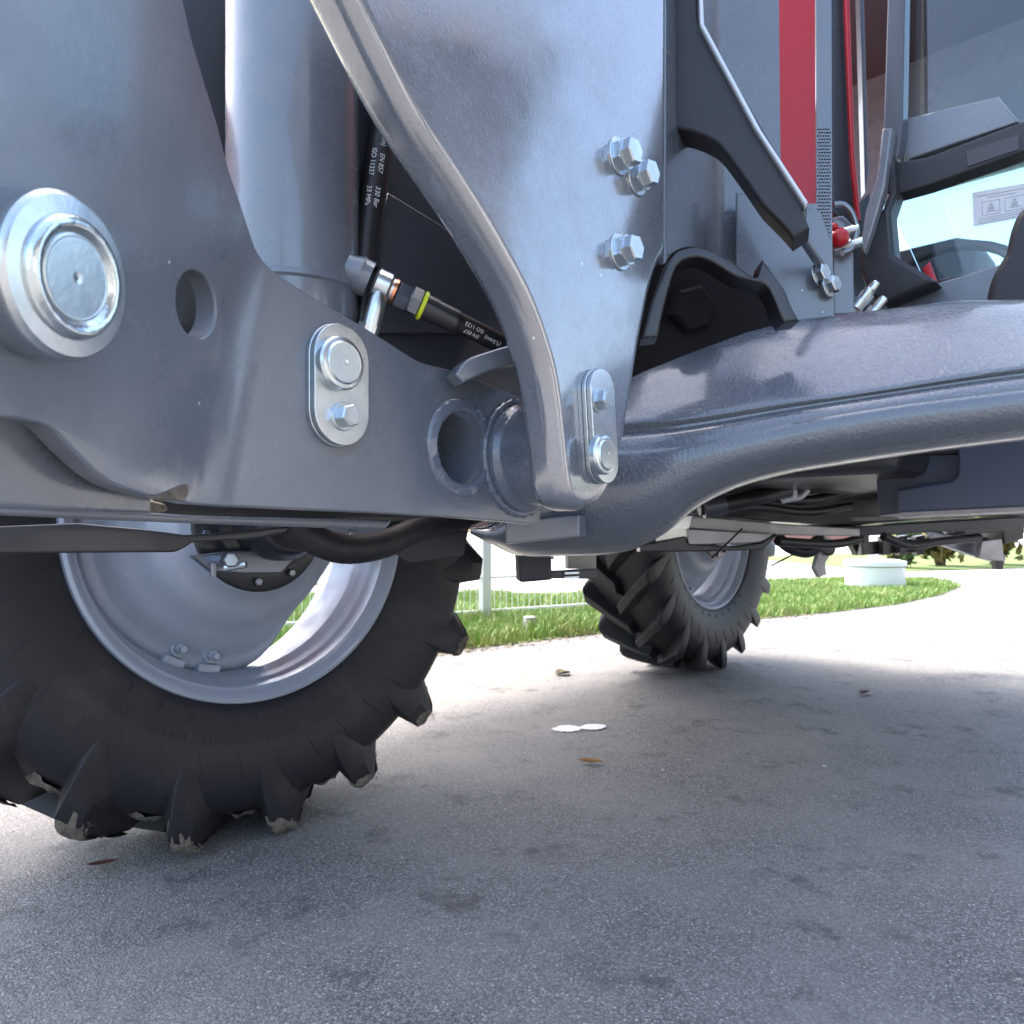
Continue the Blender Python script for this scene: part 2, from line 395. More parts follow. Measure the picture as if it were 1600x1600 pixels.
fl = [patch([(862, 1139), (875, 1134), (890, 1133), (906, 1136), (904, 1141), (880, 1143)], .003), patch([(902, 1137), (915, 1132), (932, 1131), (946, 1133), (942, 1138), (922, 1140)], .0034)]  # sunlit patch of asphalt, drawn as two flat white shapes
for q_, lb_ in ((0, 'left half of the sunlight painted as a white splash on the asphalt'), (1, 'right half of the sunlight painted as a white splash on the asphalt')):
    o = obj('sun_patch', *fl[q_], M['spot'], None, 0); tag(o, lb_, 'sun patch')
for x, y, s, lb_ in [(1289, 1197, .006, 'tiny pale stone on the shaded asphalt, rightmost of three'), (1036, 1203, .005, 'tiny pale stone nearest the orange leaf'), (1076, 1187, .004, 'tiny pale stone, middle one of three on the asphalt')]:
    p = G(x, y, s * .5); V, Fc = lathe_vf(p - Vector((0, 0, s * .5)), (0, 0, 1), [(s * .6, 0), (s, s * .3), (s * .8, s * .8), (s * .3, s)], 8)
    tag(obj('pebble', V, Fc, M['concrete'], None, 60), lb_, 'stone', 'pale stones on the asphalt')

gv = []
for k in range(260):
    p = G(random.uniform(-50, 1650), 1060 + 540 * random.random() ** .8, 0); q = random.uniform(.0008, .0022); a = random.random() * 6.3
    V, Fc = lathe_vf(p, (0, 0, 1), [(q, 0), (q * 1.1, q * .5), (q * .5, q * 1.1)], 5, a); gv.append((V, Fc))
obj('grit', *merge(*gv), M['grit'], None, 0)['kind'] = 'stuff'
# ------------------------------------------------------------------ fence, marker stone, well ring, background
fa, fb = G(640, 978), G(960, 955)
fd = (fb - fa).normalized()
fen = thing('metal_fence', 'low pale metal picket fence standing in the grass beyond the tractor', 'fence', fa)
fn = Vector((-fd.y, fd.x, 0))
def fbox(t0, t1, z0, z1, hw): return box_vf(fa + fd * ((t0 + t1) / 2) + Vector((0, 0, (z0 + z1) / 2)), fd * ((t1 - t0) / 2), fn * hw, Vector((0, 0, (z1 - z0) / 2)))
pt_post = (G(760, 970) - fa).dot(fd)
for tp in (pt_post - 2.2, pt_post, pt_post + 2.2): 
    o = obj('post', *fbox(tp - .035, tp + .035, 0, 1.15, .035), M['galv'], fen, 30, bevel=.004)
    obj('foot_plate', *fbox(tp - .06, tp + .06, 0, .05, .06), M['concrete'], o, 30, bevel=.004)
for z in (.06, .30, 1.0): obj('rail', *fbox(pt_post - 2.2, pt_post + 2.2, z, z + .018, .008), M['whitepaint'], fen, 30)
pk = None
for k in range(87):
    t = pt_post - 2.17 + k * .05
    if pk is None: pk = obj('picket', *fbox(t - .0019, t + .0019, .03, 1.1, .0019), M['whitepaint'], fen, 0); p0 = pk.location.copy(); t0 = t
    else:
        c = pk.copy(); COL.objects.link(c); c.parent = fen; c.location = p0 + fd * (t - t0)
mk = G(828, 988); V, Fc = box_vf(mk + Vector((0, 0, .05)), Vector((.033, .01, 0)), Vector((-.01, .033, 0)), Vector((0, 0, .05)))
tag(obj('boundary_stone', V, Fc, M['concrete'], None, 30, bevel=.006), 'small grey concrete boundary stone in the grass at the road edge', 'stone')
wp = G(1367, 919); wr = thing('well_ring', 'white round concrete well ring with lid on the lawn', 'well ring', wp)
sc_ = (wp - EYE).length / F
obj('ring', *lathe_vf(wp, (0, 0, 1), [(38 * sc_, 0), (38 * sc_, 30 * sc_), (35 * sc_, 31 * sc_)], 40), M['whitepaint'], wr)
obj('lid', *lathe_vf(wp, (0, 0, 1), [(40 * sc_, 31.5 * sc_), (40 * sc_, 38 * sc_), (30 * sc_, 40 * sc_)], 40), M['whitepaint'], wr)
obj('handle', *tube_vf([wp + Vector((-.06, 0, 39 * sc_)), wp + Vector((-.06, 0, 46 * sc_)), wp + Vector((.06, 0, 46 * sc_)), wp + Vector((.06, 0, 39 * sc_))], .012, 8), M['galv'], wr)

def foliage(c, rx, ry, rz, n, s):
    V, Fc = [], []
    for k in range(n):
        while True:
            q = Vector((random.uniform(-1, 1), random.uniform(-1, 1), random.uniform(-.95, 1)))
            l = q.length
            if .35 < l < 1 + .25 * math.sin(q.x * 6 + 1) * math.cos(q.y * 5 + q.z * 7): break
        p = c + Vector((q.x * rx, q.y * ry, q.z * rz)); a = Vector((random.gauss(0, 1), random.gauss(0, 1), random.gauss(0, 1))).normalized(); b = a.orthogonal().normalized(); ss = s * random.uniform(.6, 1.4)
        i = len(V); V += [p - a * ss, p + b * ss * .5, p + a * ss, p - b * ss * .5]; Fc.append((i, i + 1, i + 2, i + 3))
    return V, Fc
for (px, py, wpx, hh, m, lab) in [(1470, 884, 62, 2.2, 'hedge', 'low bronze hedge bush behind the verge, next to the reddish house'), (1555, 882, 70, 2.6, 'hedge', 'yellow autumn bush at the right edge behind the hitch'), (1410, 887, 40, 1.6, 'hedge_g', 'small green bush behind the white well ring'), (1680, 882, 80, 3.0, 'hedge_g', 'tall green bush outside the right edge'),]:
    g = G(px, py); rx = wpx / F * (g.y) / 1.6
    t = thing('bush', lab, 'bush', g, 'bushes behind the far verge')
    obj('crown', *foliage(g + Vector((0, 0, hh * .52)), rx, rx * .8, hh * .5, 3500, .11), M[m], t, 0)
    obj('trunk', *merge(*[tube_vf([g + Vector((dx * .1, dy * .1, 0)), g + Vector((dx, dy, hh * .7))], [.05, .02], 6) for dx, dy in ((.3, .2), (-.4, .1), (.1, -.3))]), M['bark'], t)
hb = Vector((13, 36, 0)); hs = thing('house', 'far reddish brick house with tiled roof beyond the road', 'house', hb)
def hbox(x0, x1, y0, y1, z0, z1): return box_vf(hb + Vector(((x0 + x1) / 2, (y0 + y1) / 2, (z0 + z1) / 2)), Vector(((x1 - x0) / 2, 0, 0)), Vector((0, (y1 - y0) / 2, 0)), Vector((0, 0, (z1 - z0) / 2)))
obj('wall', *hbox(-4, 4, 0, 7, 0, 3.4), M['brick'], hs, 0)
rv = [hb + Vector(v) for v in ((-4.4, -.4, 3.35), (4.4, -.4, 3.35), (4.4, 7.4, 3.35), (-4.4, 7.4, 3.35), (-4.4, 3.5, 6), (4.4, 3.5, 6))]
obj('roof', rv, [(0, 1, 5, 4), (2, 3, 4, 5), (0, 4, 3), (1, 2, 5), (0, 3, 2, 1)], M['roof'], hs, 0)
for x in (-2.6, 0, 2.6):
    wn = obj('window', *hbox(x - .6, x + .6, -.06, .02, 1.0, 2.3), M['whitepaint'], hs, 0); obj('pane', *hbox(x - .5, x + .5, -.075, -.05, 1.1, 2.2), M['glass'], wn, 0)

bn0 = Vector((7.2, 1.95, 0)); bn = thing('reflection_barn', 'dark timber barn added out of view right of the camera, reflected in the loader plates', 'reflection_barn', bn0)  # added building out of view, gives the loader plates something dark to reflect
def nbox(x0, x1, y0, y1, z0, z1): return box_vf(bn0 + Vector(((x0 + x1) / 2, (y0 + y1) / 2, (z0 + z1) / 2)), Vector(((x1 - x0) / 2, 0, 0)), Vector((0, (y1 - y0) / 2, 0)), Vector((0, 0, (z1 - z0) / 2)))
obj('wall', *nbox(0, 8, -14, 0, 0, 5.8), M['timber'], bn, 0)  # wall of the added reflection barn
obj('roof', [bn0 + Vector(v) for v in ((-.6, .5, 5.65), (8.6, .5, 5.65), (8.6, -14.5, 5.65), (-.6, -14.5, 5.65), (4, .5, 9.6), (4, -14.5, 9.6))], [(0, 3, 5, 4), (1, 4, 5, 2), (0, 4, 1), (3, 2, 5), (0, 1, 2, 3)], M['roof'], bn, 0)  # roof of the added reflection barn
for y in (-3, -6.5, -10): 
    dr = obj('door', *nbox(-.08, .02, y - 1.1, y + 1.1, 0, 2.6), M['plaster'], bn, 0); obj('handle', *nbox(-.14, -.085, y + .8, y + .86, 1.0, 1.2), M['steel'], dr, 0)  # door and handle of the added reflection barn
# ------------------------------------------------------------------ tractor
tractor = thing('tractor', 'dark grey and red tractor on lugged black tyres with silver rims', 'tractor', TR(1.9, -.85, 0))
RT, RR = .664, .385
def wheel(hub, phi, cam_, parent, turn, lean=0):
    """wheel: rim as the part, tyre, lugs, disc, hub, bolts as sub-parts; seen face looks along n"""
    n = Vector((math.sin(phi) * math.cos(cam_), -math.cos(phi) * math.cos(cam_), math.sin(cam_)))
    u = Vector((math.cos(phi), math.sin(phi), 0)); v = n.cross(u)
    Mx = lambda x, y, z: hub + u * x - n * y + v * z          # local: x right, y away from the viewer, z up
    def lat(prof, seg=120):
        V = [Mx(r * math.cos(2 * math.pi * k / seg), y, r * math.sin(2 * math.pi * k / seg)) for r, y in prof for k in range(seg)]
        return V, [(i * seg + k, i * seg + (k + 1) % seg, (i + 1) * seg + (k + 1) % seg, (i + 1) * seg + k) for i in range(len(prof) - 1) for k in range(seg)]
    # rim barrel, closed section
    rp = [(.384, .004), (.381, -.004), (.374, -.006), (.366, .0), (.361, .016), (.352, .022), (.350, .050), (.343, .058), (.340, .09), (.328, .105), (.326, .20), (.340, .215), (.346, .27), (.360, .285), (.366, .30), (.376, .306), (.386, .30), (.39, .29),
          (.372, .27), (.360, .22), (.345, .19), (.345, .12), (.360, .08), (.372, .03), (.390, .012), (.384, .004)]
    rim = obj('wheel', *lat(rp), M['rim'], parent, 40, hub)
    tp = [(.380, .008), (.390, -.006), (.402, -.012), (.425, -.020), (.46, -.032), (.50, -.038), (.54, -.036), (.575, -.026), (.598, -.006), (.610, .03), (.618, .09), (.62, .15)]
    tp = tp + [(r, .30 - y) for r, y in tp[::-1][1:]] + [(.37, .28), (.37, .02), (.380, .008)]
    tyre = obj('tyre', *lat(tp), M['tyre'], rim, 50, hub)
    st = [((.490, -.026), (.500, -.0375), -.075, .028, .012), ((.530, -.022), (.548, -.0385), -.045, .046, .022), ((.572, -.010), (.608, -.0355), -.012, .054, .025), ((.590, .002), (.646, -.0285), .010, .054, .024), ((.600, .014), (.660, -.019), .035, .053, .023),
          ((.606, .05), (.663, .040), .10, .050, .023), ((.609, .10), (.664, .10), .185, .048, .023), ((.611, .165), (.663, .16), .27, .046, .024)]
    NL = 19; sub = []
    def lug(a0, mirror):
        V = []
        for (rb, yb), (rt, yt), da, wb, wt in st:
            sh = -.022 * (rt - rb) / .055
            for r, y, ww in ((rb, yb, -wb), (rt, yt, -wt + sh), (rt, yt, wt + sh), (rb, yb, wb)):
                a = a0 + da + ww / r
                V.append(Mx(r * math.cos(a), .30 - y if mirror else y, r * math.sin(a)))
        Fc = []
        for i in range(len(st) - 1):
            for k in range(4): Fc.append((i * 4 + k, i * 4 + (k + 1) % 4, i * 4 + 4 + (k + 1) % 4, i * 4 + 4 + k))
        return V, Fc + [(0, 1, 2, 3), tuple(len(V) - 4 + k for k in range(4))]
    for k in range(NL):
        for mi in (0, 1):
            a = turn + 2 * math.pi * (k + .5 * mi) / NL
            lg = obj('lug', *lug(a, mi), M['tyre'], rim, 45, None, bevel=.003, seg=2)
            # dried mud on the tips that touch the ground
            am = (a + .2) % (2 * math.pi)
    # disc with six lobes
    nl = 6; seg = 144
    dp = [(.07, -.012), (.142, -.012), (.152, -.008), (.160, .008), (.170, .022), (.185, .030), (.203, .038), (.218, .052), (.232, .070), (.246, .082), (.262, .092), (.278, .106), (.292, .118), (.302, .123), (.314, .125), (.322, .130), (.334, .145)]
    def disc(dy):
        V = []
        for r, y in dp:
            for k in range(seg):
                a = 2 * math.pi * k / seg; ph = abs((a - R(318) + math.pi / 2) % math.pi - math.pi / 2)
                kk = .14 + .86 / (1 + math.exp(-12 * (ph - R(29))))
                rr, yy = (r, y) if r < .205 else (.205 + (r - .205) * kk, .040 + (y - .040) * kk)
                V.append(Mx(rr * math.cos(a), yy + dy, rr * math.sin(a)))
        return V
    V1, V2 = disc(0), disc(.012); m_ = len(dp); n1 = len(V1); Fc = []
    for i in range(m_ - 1):
        for k in range(seg):
            k2 = (k + 1) % seg; Fc += [(i * seg + k, i * seg + k2, (i + 1) * seg + k2, (i + 1) * seg + k), (n1 + i * seg + k, n1 + (i + 1) * seg + k, n1 + (i + 1) * seg + k2, n1 + i * seg + k2)]
    for k in range(seg):
        k2 = (k + 1) % seg; q = (m_ - 1) * seg; Fc += [(q + k, q + k2, n1 + q + k2, n1 + q + k), (k, n1 + k, n1 + k2, k2)]
    obj('wheel_disc', V1 + V2, Fc, M['rim'], rim, 40)
    for j in range(nl):
        if j not in (0, 3): continue
        for dd in (-.125, .125):
            a = R(252) + 2 * math.pi * j / nl + dd; r = .292
            if abs((a - R(318) + math.pi / 2) % math.pi - math.pi / 2) < R(20): continue
            pc = Mx(r * math.cos(a), .122, r * math.sin(a))
            ob = obj('bolt', *merge(lathe_vf(pc, n, [(.017, 0), (.017, .006), (.012, .007)], 20), lathe_vf(pc, n, [(.0125, .006), (.0125, .020), (.010, .023)], 6), lathe_vf(pc, n, [(.0075, .02), (.0075, .034), (.006, .036)], 16)), M['rim'], rim, 30)
            rd = u * math.cos(a) + v * math.sin(a); td = n.cross(rd)
            obj('rim_bracket', *box_vf(Mx(.322 * math.cos(a), .130, .322 * math.sin(a)), rd * .012, td * .026, n * .022), M['rim'], rim, 30, bevel=.008)
    # hub of the axle
    hubV = lathe_vf(hub, n, [(.0, -.09), (.150, -.09), (.150, .012), (.142, .018), (.112, .020), (.108, .045), (.080, .052), (.07, .12), (0.0, .12)], 48)
    obj('hub', *hubV, M['black'], rim, 35)
    for j in range(10):
        a = 2 * math.pi * j / 10 + .2; pc = Mx(.128 * math.cos(a), -.018, .128 * math.sin(a))
        obj('hub_bolt', *lathe_vf(pc, n, [(.009, 0), (.009, .010), (.007, .012)], 6), M['steel'], rim, 30)
    return rim, tyre, Mx, n, u, v
FH = Vector((-.549, 1.593, .664)); FPHI = .806
w1, ty1, Mx1, n1, u1, v1 = wheel(FH, FPHI, .045, tractor, .15)
RH = Vector((.94, 3.42, RT)); 
w2, ty2, Mx2, n2, u2, v2 = wheel(RH, .84, 0.0, tractor, .16)
w1['label'] = 'near front wheel with silver rim and black lugged tyre'; w2['label'] = 'farther rear wheel with tread facing the camera'
# dried mud caked between and on the lugs that touch the asphalt (front wheel)
def mud(Mx, a0, r0, r1, y0, y1, da, n=5):
    V, Fc = [], []
    for i in range(n + 1):
        for j in range(n + 1):
            a = a0 + da * (i / n - .5); y = y0 + (y1 - y0) * j / n
            e = (0 < i < n) and (0 < j < n)
            r = (r1 if e else r0) + random.uniform(-.004, .004)
            V.append(Mx(r * math.cos(a), y + random.uniform(-.004, .004), r * math.sin(a)))
    for i in range(n):
        for j in range(n): q = i * (n + 1) + j; Fc.append((q, q + 1, q + n + 2, q + n + 1))
    return V, Fc
def tuft(Mx, a, r, y, n=22, l=.02):
    vf = []
    for k in range(n):
        p = Mx((r - .012) * math.cos(a + random.uniform(-.03, .03)), y + random.uniform(-.02, .03), (r - .012) * math.sin(a + random.uniform(-.03, .03)))
        d = Vector((random.gauss(0, .5), random.gauss(0, .5), -abs(random.gauss(.4, .4)))).normalized() * random.uniform(.5, 1) * l
        q = p + d; q.z = max(q.z, .001)
        s = Vector((random.gauss(0, 1), random.gauss(0, 1), random.gauss(0, 1))).normalized() * .0012
        vf.append(([p - s, p + s, q], [(0, 1, 2)]))
    return merge(*vf)
mv = []
def mud_cap(a, rows, w0, w1):
    V, Fc = [], []; n = 7
    for i, (r, y, da) in enumerate(rows):
        e = i in (0, len(rows) - 1)
        for j in range(n):
            q = w0 + (w1 - w0) * j / (n - 1); z_ = e or j in (0, n - 1)
            rr = r - (.006 if z_ else 0) + random.uniform(-.0022, .0022)
            V.append(Mx1(rr * math.cos(a + da + q / r), y + random.uniform(-.002, .002) + (.004 if z_ and y < -.03 else 0), rr * math.sin(a + da + q / r)))
    for i in range(len(rows) - 1):
        for j in range(n - 1): q = i * n + j; Fc.append((q, q + 1, q + n + 1, q + n))
    return V, Fc
for k in range(19):
    a = .15 + 2 * math.pi * k / 19; deg = math.degrees(a + .03) % 360
    if 200 < deg < 345:
        lo_ = random.choice([.590, .608, .622, .634])
        rows = [(lo_, -.0335, -.002), ((lo_ + .652) / 2, -.0312, .006), (.650, -.0285, .013), (.664, -.020, .034), (.6675, .0, .06), (.668, .035, .10), (.667, .06, .13)]
        mv.append(mud_cap(a, rows, -.049, .004)); mv.append(tuft(Mx1, a + .01, .660, -.03, 34, .02))
        if deg < 285: mv.append(mud_cap(a, [(.672, .09, .17), (.672, .12, .21), (.671, .15, .25)], -.042, .012)); mv.append(mud(Mx1, a + .21, .604, .616, .0, .06, .10))
obj('dried_mud', *merge(*mv), M['sand'], w1, 60)['kind'] = 'stuff'
# raised print and ribs on the sidewall, too worn to read
ml = []
for k in range(46):
    if k % 9 in (7, 8): continue
    a = R(222) + k * .030; r0 = .448 + .004 * math.sin(k * 2.1); 
    for dr, da, lr, la in ((0, 0, .011, .0016), (.010 * (k % 3) / 2, .004, .0016, .006)):
        yv = lambda r: -.0275 - (r - .44) * .22
        V = []
        for (rr, aa) in ((r0 + dr - lr, a + da - la), (r0 + dr + lr, a + da - la), (r0 + dr + lr, a + da + la), (r0 + dr - lr, a + da + la)):
            V.append(Mx1(rr * math.cos(aa), yv(rr) - .0030, rr * math.sin(aa)))
        ml.append((V, [(0, 1, 2, 3)]))
obj('sidewall_print', *merge(*ml), M['tyre'], w1, 0)['kind'] = 'stuff'
for Mx, par in ((Mx1, w1), (Mx2, w2)):
    rb = []
    for k in range(38):
        a = 2 * math.pi * k / 38 + .04
        rb.append(tube_vf([Mx(.40 * math.cos(a), -.0125, .40 * math.sin(a)), Mx(.414 * math.cos(a + .002), -.018, .414 * math.sin(a + .002))], .0012, 5))
        a += .06; rb.append(tube_vf([Mx(r * math.cos(a + (r - .47) * .7), y, r * math.sin(a + (r - .47) * .7)) for r, y in ((.475, -.0345), (.50, -.0385), (.53, -.0372))], .0011, 5))
    obj('sidewall_rib', *merge(*rb), M['tyre'], par, 0)['kind'] = 'stuff'

# chassis, hood and cab
def tpart(name, m, *a, bevel=.015, parent=tractor): return obj(name, *tbox(*a), m, parent, 30, bevel=bevel)
tpart('chassis', M['black'], 1.55, 3.7, -1.15, -.42, .76, 1.05, bevel=.03)
tpart('front_axle', M['black'], .71, .89, -1.42, -1.15, .74, .88, bevel=.03)
tpart('rear_axle', M['black'], 3.0, 3.3, -1.6, -.4, .70, .95, bevel=.04)
tpart('hood', M['red'], .95, 2.0, -1.75, -.86, 1.16, 1.75, bevel=.06)
tpart('shade_deck', M['red'], -.35, 4.0, -2.85, -1.40, 1.42, 1.47, bevel=.02)  # added unseen deck, keeps the sun off the ground
tpart('cab_roof', M['dark_panel'], 1.65, 3.7, -1.9, -.12, 2.6, 2.75, bevel=.05)
tpart('cab_floor', M['black'], 1.75, 3.8, -1.75, -.12, .80, 1.0, bevel=.03)
tpart('cab_rear_wall', M['dark_panel'], 3.35, 3.45, -1.45, -.15, 1.0, 1.25, bevel=.02)
tpart('cab_rear_header', M['paint'], 3.35, 3.45, -1.45, -.15, 2.06, 2.62, bevel=.02)
tpart('rear_window', M['glass'], 3.39, 3.396, -1.40, -.2, 1.25, 2.06, bevel=0)
tpart('seat', M['plastic'], 2.5, 3.0, -.95, -.45, 1.0, 1.55, bevel=.08)
for s_, o_ in ((1.78, -1.43), (3.38, -1.43), (3.38, -.2)): tpart('cab_pillar', M['black'], s_ - .04, s_ + .04, o_ - .04, o_ + .04, .9, 2.5, bevel=.015)

# front hub bracketry that peeps out below the loader
FHp = lambda px, py, d: W(px, py, d)
ax = thing_parent = tractor
obj('steering_knuckle', *merge(lathe_vf(FH + n1 * .02, n1, [(.085, 0), (.085, .10), (.07, .13)], 32), box_vf(FH + n1 * .06 + Vector((0, 0, .10)), u1 * .07, n1 * .05, Vector((0, 0, .14)))), M['black'], tractor, 30, bevel=.006)
kb = obj('knuckle_bracket', *plate_vf(Plane(FH + n1 * .085, n1), [(300, 868), (345, 862), (430, 858), (462, 872), (440, 896), (380, 897), (330, 893)], .02, .004), M['steel'], tractor, 35)
obj('bolt', *merge(lathe_vf(W(362, 876, 1.42), Vector((.3, -.9, .1)), [(.015, -.02), (.015, .015), (.012, .018)], 6), tube_vf([W(352, 888, 1.42), W(385, 882, 1.42)], .007, 10)), M['zinc'], kb, 30)
obj('bolt', *tube_vf([W(333, 880, 1.43), W(333, 900, 1.43)], .006, 10), M['steel'], kb, 30)

# black step plate below the link
stp = vplane(35, 200, 845, .98)
obj('step_plate', *plate_vf(stp, [(-180, 812), (0, 822), (120, 817), (225, 827), (290, 836), (350, 832), (475, 818), (468, 828), (400, 842), (330, 846), [(300, 848), (288, 856), (275, 862), (262, 863)], (-180, 866)], .02, .003), M['black'], tractor, 35)
# corrugated rubber duct curving behind the wheel top
pth = catmull([W(x, y, d) for x, y, d in ((455, 815, 1.12), (490, 842, 1.14), (540, 858, 1.17), (600, 850, 1.22), (660, 825, 1.28), (700, 815, 1.34), (760, 800, 1.4))], 14)
obj('rubber_duct', *tube_vf(pth, [.0235 + .0005 * (i % 3 == 0) for i in range(len(pth))], 16), M['tyre'], tractor, 60)
obj('guard_flap', *plate_vf(vplane(20, 660, 850, 1.35), [(600, 800), (735, 812), (725, 868), (640, 880), (610, 860)], .012, .002), M['plastic'], tractor)

# things hanging below the beam
obj('sensor_box', *plate_vf(vplane(5, 838, 888, 1.55), [(809, 850), (862, 850), [(862, 895), (862, 905), (855, 907)], [(820, 910), (813, 909), (812, 900)]], .09, .006), M['plastic'], tractor)
obj('sensor_bracket', *plate_vf(vplane(5, 838, 868, 1.545), [(840, 855), (866, 855), (866, 874), (842, 872)], .03, .004), M['dark_panel'], tractor)
lb = obj('linkage_bar', *plate_vf(vplane(5, 895, 896, 1.6), [(858, 892), (934, 889), (934, 905), (858, 904)], .03, .003), M['black'], tractor)
obj('clevis', *merge(plate_vf(vplane(5, 895, 896, 1.58), [(882, 894), (905, 893), (905, 897), (882, 898)], .008, .001), plate_vf(vplane(5, 895, 900, 1.58), [(882, 901), (905, 900), (905, 904), (882, 904)], .008, .001)), M['zinc'], lb, 35)
obj('linkage_block', *plate_vf(vplane(5, 910, 875, 1.66), [(888, 840), (932, 840), (932, 889), (888, 889)], .05, .003), M['beige'], tractor)

# belly pan, pipes and hitch behind
def slab(name, px_pts, d, t, m, phi=0, bev=.004, parent=tractor): 
    c = px_pts[0]; return obj(name, *plate_vf(vplane(phi, c[0], c[1], d), px_pts, t, bev), m, parent, 35)
slab('belly_pan', [(1076, 826), (1210, 836), (1345, 838), (1343, 826), (1215, 818), (1082, 806)], 2.25, .6, M['lightpanel'])
slab('pan_tray', [(1072, 826), (1210, 834), (1203, 842), (1186, 848), (1076, 852)], 2.2, .5, M['lightpanel'])
slab('pan_edge', [(1000, 852), (1070, 838), (1076, 850), (1150, 854), (1190, 848), (1212, 834), (1216, 836), (1192, 859), (1100, 862), (1000, 862)], 2.19, .06, M['black'])
obj('brake_cable', *tube_vf([W(1160, 826, 2.15), W(1112, 872, 2.15)], .003, 8), M['rubber'], tractor)
obj('brake_cable', *tube_vf([W(1240, 866, 2.5), W(1205, 884, 2.5)], .003, 8), M['rubber'], tractor)
g_ = obj('hydraulic_pipe', *tube_vf(catmull([W(1092, 794, 2.0), W(1130, 788, 2.0), W(1178, 778, 2.0), W(1230, 765, 2.05)], 6), .022, 14), M['rubber'], tractor, 60)
obj('pipe_sleeve', *tube_vf([W(1098, 793, 1.99), W(1132, 787, 1.99)], .030, 16), M['dark_panel'], g_, 40)
obj('hydraulic_pipe', *tube_vf(catmull([W(1165, 760, 2.1), W(1180, 775, 2.1), W(1215, 765, 2.1), W(1240, 752, 2.1)], 8), .016, 12), M['rubber'], tractor, 60)
obj('hydraulic_pipe', *tube_vf(catmull([W(1130, 770, 2.3), W(1200, 762, 2.2), W(1330, 735, 2.2), W(1420, 712, 2.2)], 8), .018, 12), M['steel'], tractor, 60)
hk = catmull([W(1224, 742, 2.05), W(1236, 744, 2.05), W(1238, 760, 2.05), W(1240, 776, 2.05), W(1222, 782, 2.05)], 6)
obj('pipe_clamp', *tube_vf(hk, .010, 10), M['galv'], tractor, 60)
obj('pipe_clamp', *tube_vf(catmull([W(1235, 780, 2.05), W(1250, 776, 2.05), W(1262, 765, 2.05)], 6), .009, 10), M['galv'], tractor, 60)
obj('hose_loop', *tube_vf(catmull([W(1215, 840, 2.4), W(1235, 856, 2.4), W(1262, 862, 2.4), W(1280, 850, 2.4), W(1276, 838, 2.4)], 8), .020, 12), M['rubber'], tractor, 60)
hl = slab('hitch_arm', [(1283, 835), (1300, 842), (1302, 860), (1290, 880), (1292, 898), (1280, 902), (1272, 888), (1278, 868), (1270, 850)], 3.2, .04, M['lightpanel'])
obj('hitch_pin', *lathe_vf(W(1287, 857, 3.15), (0, -1, 0), [(.03, 0), (.03, .05), (.02, .055)], 18), M['black'], hl)
slab('pick_up_bar', [(1330, 848), (1450, 840), (1462, 852), (1440, 862), (1340, 868)], 3.6, .06, M['black'])
for x in (1345, 1378, 1405, 1432): slab('bar_lug', [(x, 838), (x + 14, 836), (x + 12, 866), (x + 2, 868)], 3.55, .05, M['black'])
slab('frame_rail', [(1335, 823), (1620, 806), (1640, 822), (1340, 838)], 2.6, .5, M['dark_panel'])
slab('frame_rail', [(1400, 806), (1640, 793), (1640, 801), (1405, 812)], 2.2, .3, M['lightpanel'])
dp_ = slab('drawbar', [(1452, 832), (1495, 836), (1500, 838), (1520, 848), (1572, 868), (1570, 882), (1520, 868), (1470, 850)], 3.4, .05, M['steel'])
slab('lower_link', [(1475, 828), (1490, 822), (1530, 850), (1518, 858)], 3.42, .04, M['lightpanel'])
slab('lower_link', [(1530, 850), (1560, 822), (1572, 826), (1538, 862)], 3.42, .04, M['steel'])
slab('hitch_plate', [(1535, 846), (1566, 842), (1570, 880), (1530, 872)], 3.3, .03, M['lightpanel'])
slab('hitch_pin', [(1557, 876), (1569, 876), (1568, 890), (1558, 890)], 3.25, .04, M['black'])
slab('hitch_block', [(1500, 818), (1600, 812), (1600, 842), (1570, 850), (1568, 830), (1510, 836)], 3.3, .3, M['black'])
for pts, r, m in (([(1120, 800), (1180, 792), (1260, 800), (1330, 790)], .012, 'rubber'), ([(1180, 770), (1250, 782), (1320, 770), (1390, 745)], .014, 'rubber'), ([(1285, 742), (1310, 760), (1350, 752), (1385, 730)], .012, 'steel'), ([(1215, 846), (1300, 850), (1345, 842)], .014, 'rubber'), ([(1380, 838), (1420, 852), (1470, 846), (1530, 840)], .014, 'rubber')):
    obj('hydraulic_pipe', *tube_vf(catmull([W(x, y, 2.08 + .001 * (x - 1100)) for x, y in pts], 8), r, 12), M[m], tractor, 60)
# fuel tank with recessed step
tk = vplane(-38, 1500, 750, 1.5)
ft = obj('fuel_tank', *plate_vf(tk, [(1400, 765), (1480, 754), [(1486, 752), (1494, 745), (1497, 732)], (1496, 690), (1760, 640), (1760, 770), (1600, 792), (1403, 801)], .35, .006), M['navy'], tractor, 35)
obj('tank_recess', *plate_vf(tk.off(-.05), [(1366, 690), (1520, 680), (1520, 770), (1420, 775), (1420, 800), (1372, 806)], .22, .006), M['navy'], ft, 35)
slab('underframe', [(1140, 730), (1420, 680), (1420, 812), (1330, 822), (1210, 815), (1090, 802)], 2.75, .5, M['black'])

